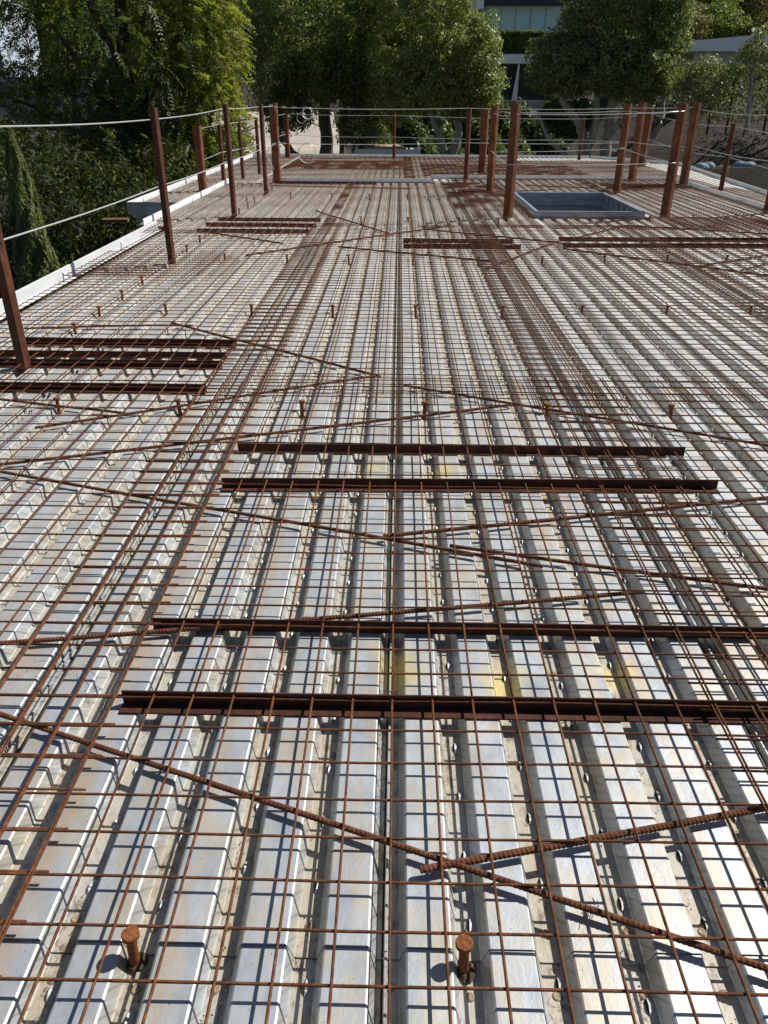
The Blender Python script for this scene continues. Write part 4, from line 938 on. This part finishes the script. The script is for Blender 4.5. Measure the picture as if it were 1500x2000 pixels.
# ------------------------------------------------------------------ things on the ground behind
M_carw = mat('white_car_paint', (.75,.76,.78), .25, 0, .6); M_tyre = mat('tyre', (.02,.02,.02), .9)
def car(label, x, y, rz):
    z = hgt(x, y)
    e = empty('parked_car', (x, y, z), rz); mb = MB()
    prof = [(-2.2, .35), (2.2, .35), (2.25, .75), (1.35, .92), (.75, 1.38), (-1.1, 1.42), (-1.9, 1.0), (-2.25, .95)]
    mb.prism(prof, 'y', -.85, .85); mb.build('body', M_carw, e)
    mb = MB()
    for s in (-1, 1): mb.prism([(1.15, .95), (.68, 1.32), (-1.0, 1.35), (-1.6, 1.0)], 'y', s*.853, s*.858)
    mb.prism([(1.32, .96), (.80, 1.36), (.79, 1.37), (1.31, .97)], 'y', -.7, .7); mb.build('window', M_glass, e)
    for px_, py_ in ((1.4, .8), (1.4, -.8), (-1.4, .8), (-1.4, -.8)):
        m = MB(); m.tube([(px_, py_-.1, .33), (px_, py_+.1, .33)], .33, 16); m.build('wheel', M_tyre, e)
    tag(e, label, 'car', 'white cars parked below the roof'); return e
car('white parked car whose roof shows behind the far rim at centre', 0.9, 30.2, .1)
car('white parked car at the right frame edge below the plywood board', 10.6, 21.2, .4)
e = empty('flatbed_trailer', (-.45, 33.6, hgt(-.45, 33.6))); tag(e, 'white flatbed trailer with small orange marker lights, left of the far post', 'trailer')
bz = -.62
mb = MB(); mb.box((-.45, 34.4, bz), (2.5, 3.4, .08)); mb.box((-.45, 32.7, bz+.06), (2.5, .06, .22)); mb.box((.78, 34.4, bz+.1), (.06, 3.4, .3)); mb.box((-1.68, 34.4, bz+.1), (.06, 3.4, .3)); off(mb.build('bed', M_carw), e)
mb = MB()
for i in range(7): mb.box((-1.2+i*.26, 33.2+.1*(i % 2), bz+.16), (.1, .1, .08))
off(mb.build('marker_light', mat('orange_lens', (.75,.25,.04), .4)), e)
mb = MB(); mb.box((-.7, 34.6, bz+.12), (1.6, 1.8, .12), Matrix.Rotation(.2, 3, 'Z')); off(mb.build('load', mat('timber_load', (.45,.33,.2), .8)), e)
mb = MB()
for sx in (-1.3, .4):
    for sy in (33.8, 34.9): mb.tube([(sx, sy, bz-.5), (sx+.25, sy, bz-.5)], .38, 14)
off(mb.build('wheel', M_tyre), e)
M_crate = mat('plywood', (.33,.26,.18), .85); t = NT(M_crate); t.col(t.ramp(t.noise(5, 5, .6, (1, 1, 6)), [(.3, (.24,.19,.13)), (.7, (.40,.32,.23))]))
M_blue = mat('blue_bag', (.12,.18,.27), .75)
for i, (x, y, L, lab_) in enumerate([(8.35, 23.3, 1.0, 'left plywood crate of blue bags before the dirt bank'), (9.55, 23.5, 1.0, 'right plywood crate of blue bags before the dirt bank')]):
    zz = -1.02; e = empty('plywood_crate', (x, y, zz)); mb = MB()
    for (cx, cy, dx, dy) in ((0, -.4, L, .03), (0, .4, L, .03), (-L/2, 0, .03, .83), (L/2, 0, .03, .83)): mb.box((x+cx, y+cy, zz+.35), (dx, dy, .7))
    mb.box((x, y, zz+.02), (L, .8, .03)); mb.box((x, y, zz-.3), (L*.9, .7, .55)); off(mb.build('box', M_crate), e)
    tag(e, lab_, 'crate', 'plywood crates at the right')
    mb = MB(); g = np.random.default_rng(i+5)
    for k_ in range(3):
        a = np.linspace(0, math.pi, 7); n = 12
        cx, cy, r = x+g.uniform(-.28, .28), y+g.uniform(-.2, .1), g.uniform(.16, .23)
        v = [(cx+r*math.sin(p)*math.cos(q)*(1+.12*math.sin(3*q+k_)), cy+r*math.sin(p)*math.sin(q), zz+.68+r*.75*math.cos(p)) for p in a for q in np.arange(n)*2*math.pi/n]
        mb.add(v, [(u*n+j, u*n+(j+1) % n, (u+1)*n+(j+1) % n, (u+1)*n+j) for u in range(6) for j in range(n)])
    o = mb.build('plastic_bag', M_blue, smooth=True); tag(o, ['heap of blue plastic bags in the left crate', 'heap of blue plastic bags in the right crate'][i], 'bags')
mb = MB(); mb.box((9.75, 21.5, -.55), (1.5, .03, .85), Matrix.Rotation(R(-8), 3, 'X')); mb.box((9.75, 21.9, -1.3), (1.6, .6, 1.0), mi=1)
o = mb.build('plywood_board', [M_crate, mat('dark_steel_bin', (.03,.035,.04), .6)]); tag(o, 'pale plywood board leaning at the right frame edge', 'board')

# small debris and flakes lying in the valleys of the deck
g = np.random.default_rng(200); k = 1500
kk = g.integers(-18, 16, k); X = X0+kk*PIT+.1187+g.normal(0, .011, k); Y = .55+g.random(k)**1.5*5.0
ok = ((kk+1) % 6 != 0); X, Y = X[ok], Y[ok]; k = len(X)
N = np.tile([0, 0, 1.], (k, 1)); Q = leaf_quads(np.stack([X, Y, np.full(k, ZF+.0045)], 1), N*3, .007, .004, g)
o = quads('debris', Q, rust_mat('flake', (.07,.045,.03), (.16,.10,.06), (.33,.27,.20), 300)); tag(o, 'fine rust flakes and grit lying in the deck valleys', 'debris', kind='stuff')
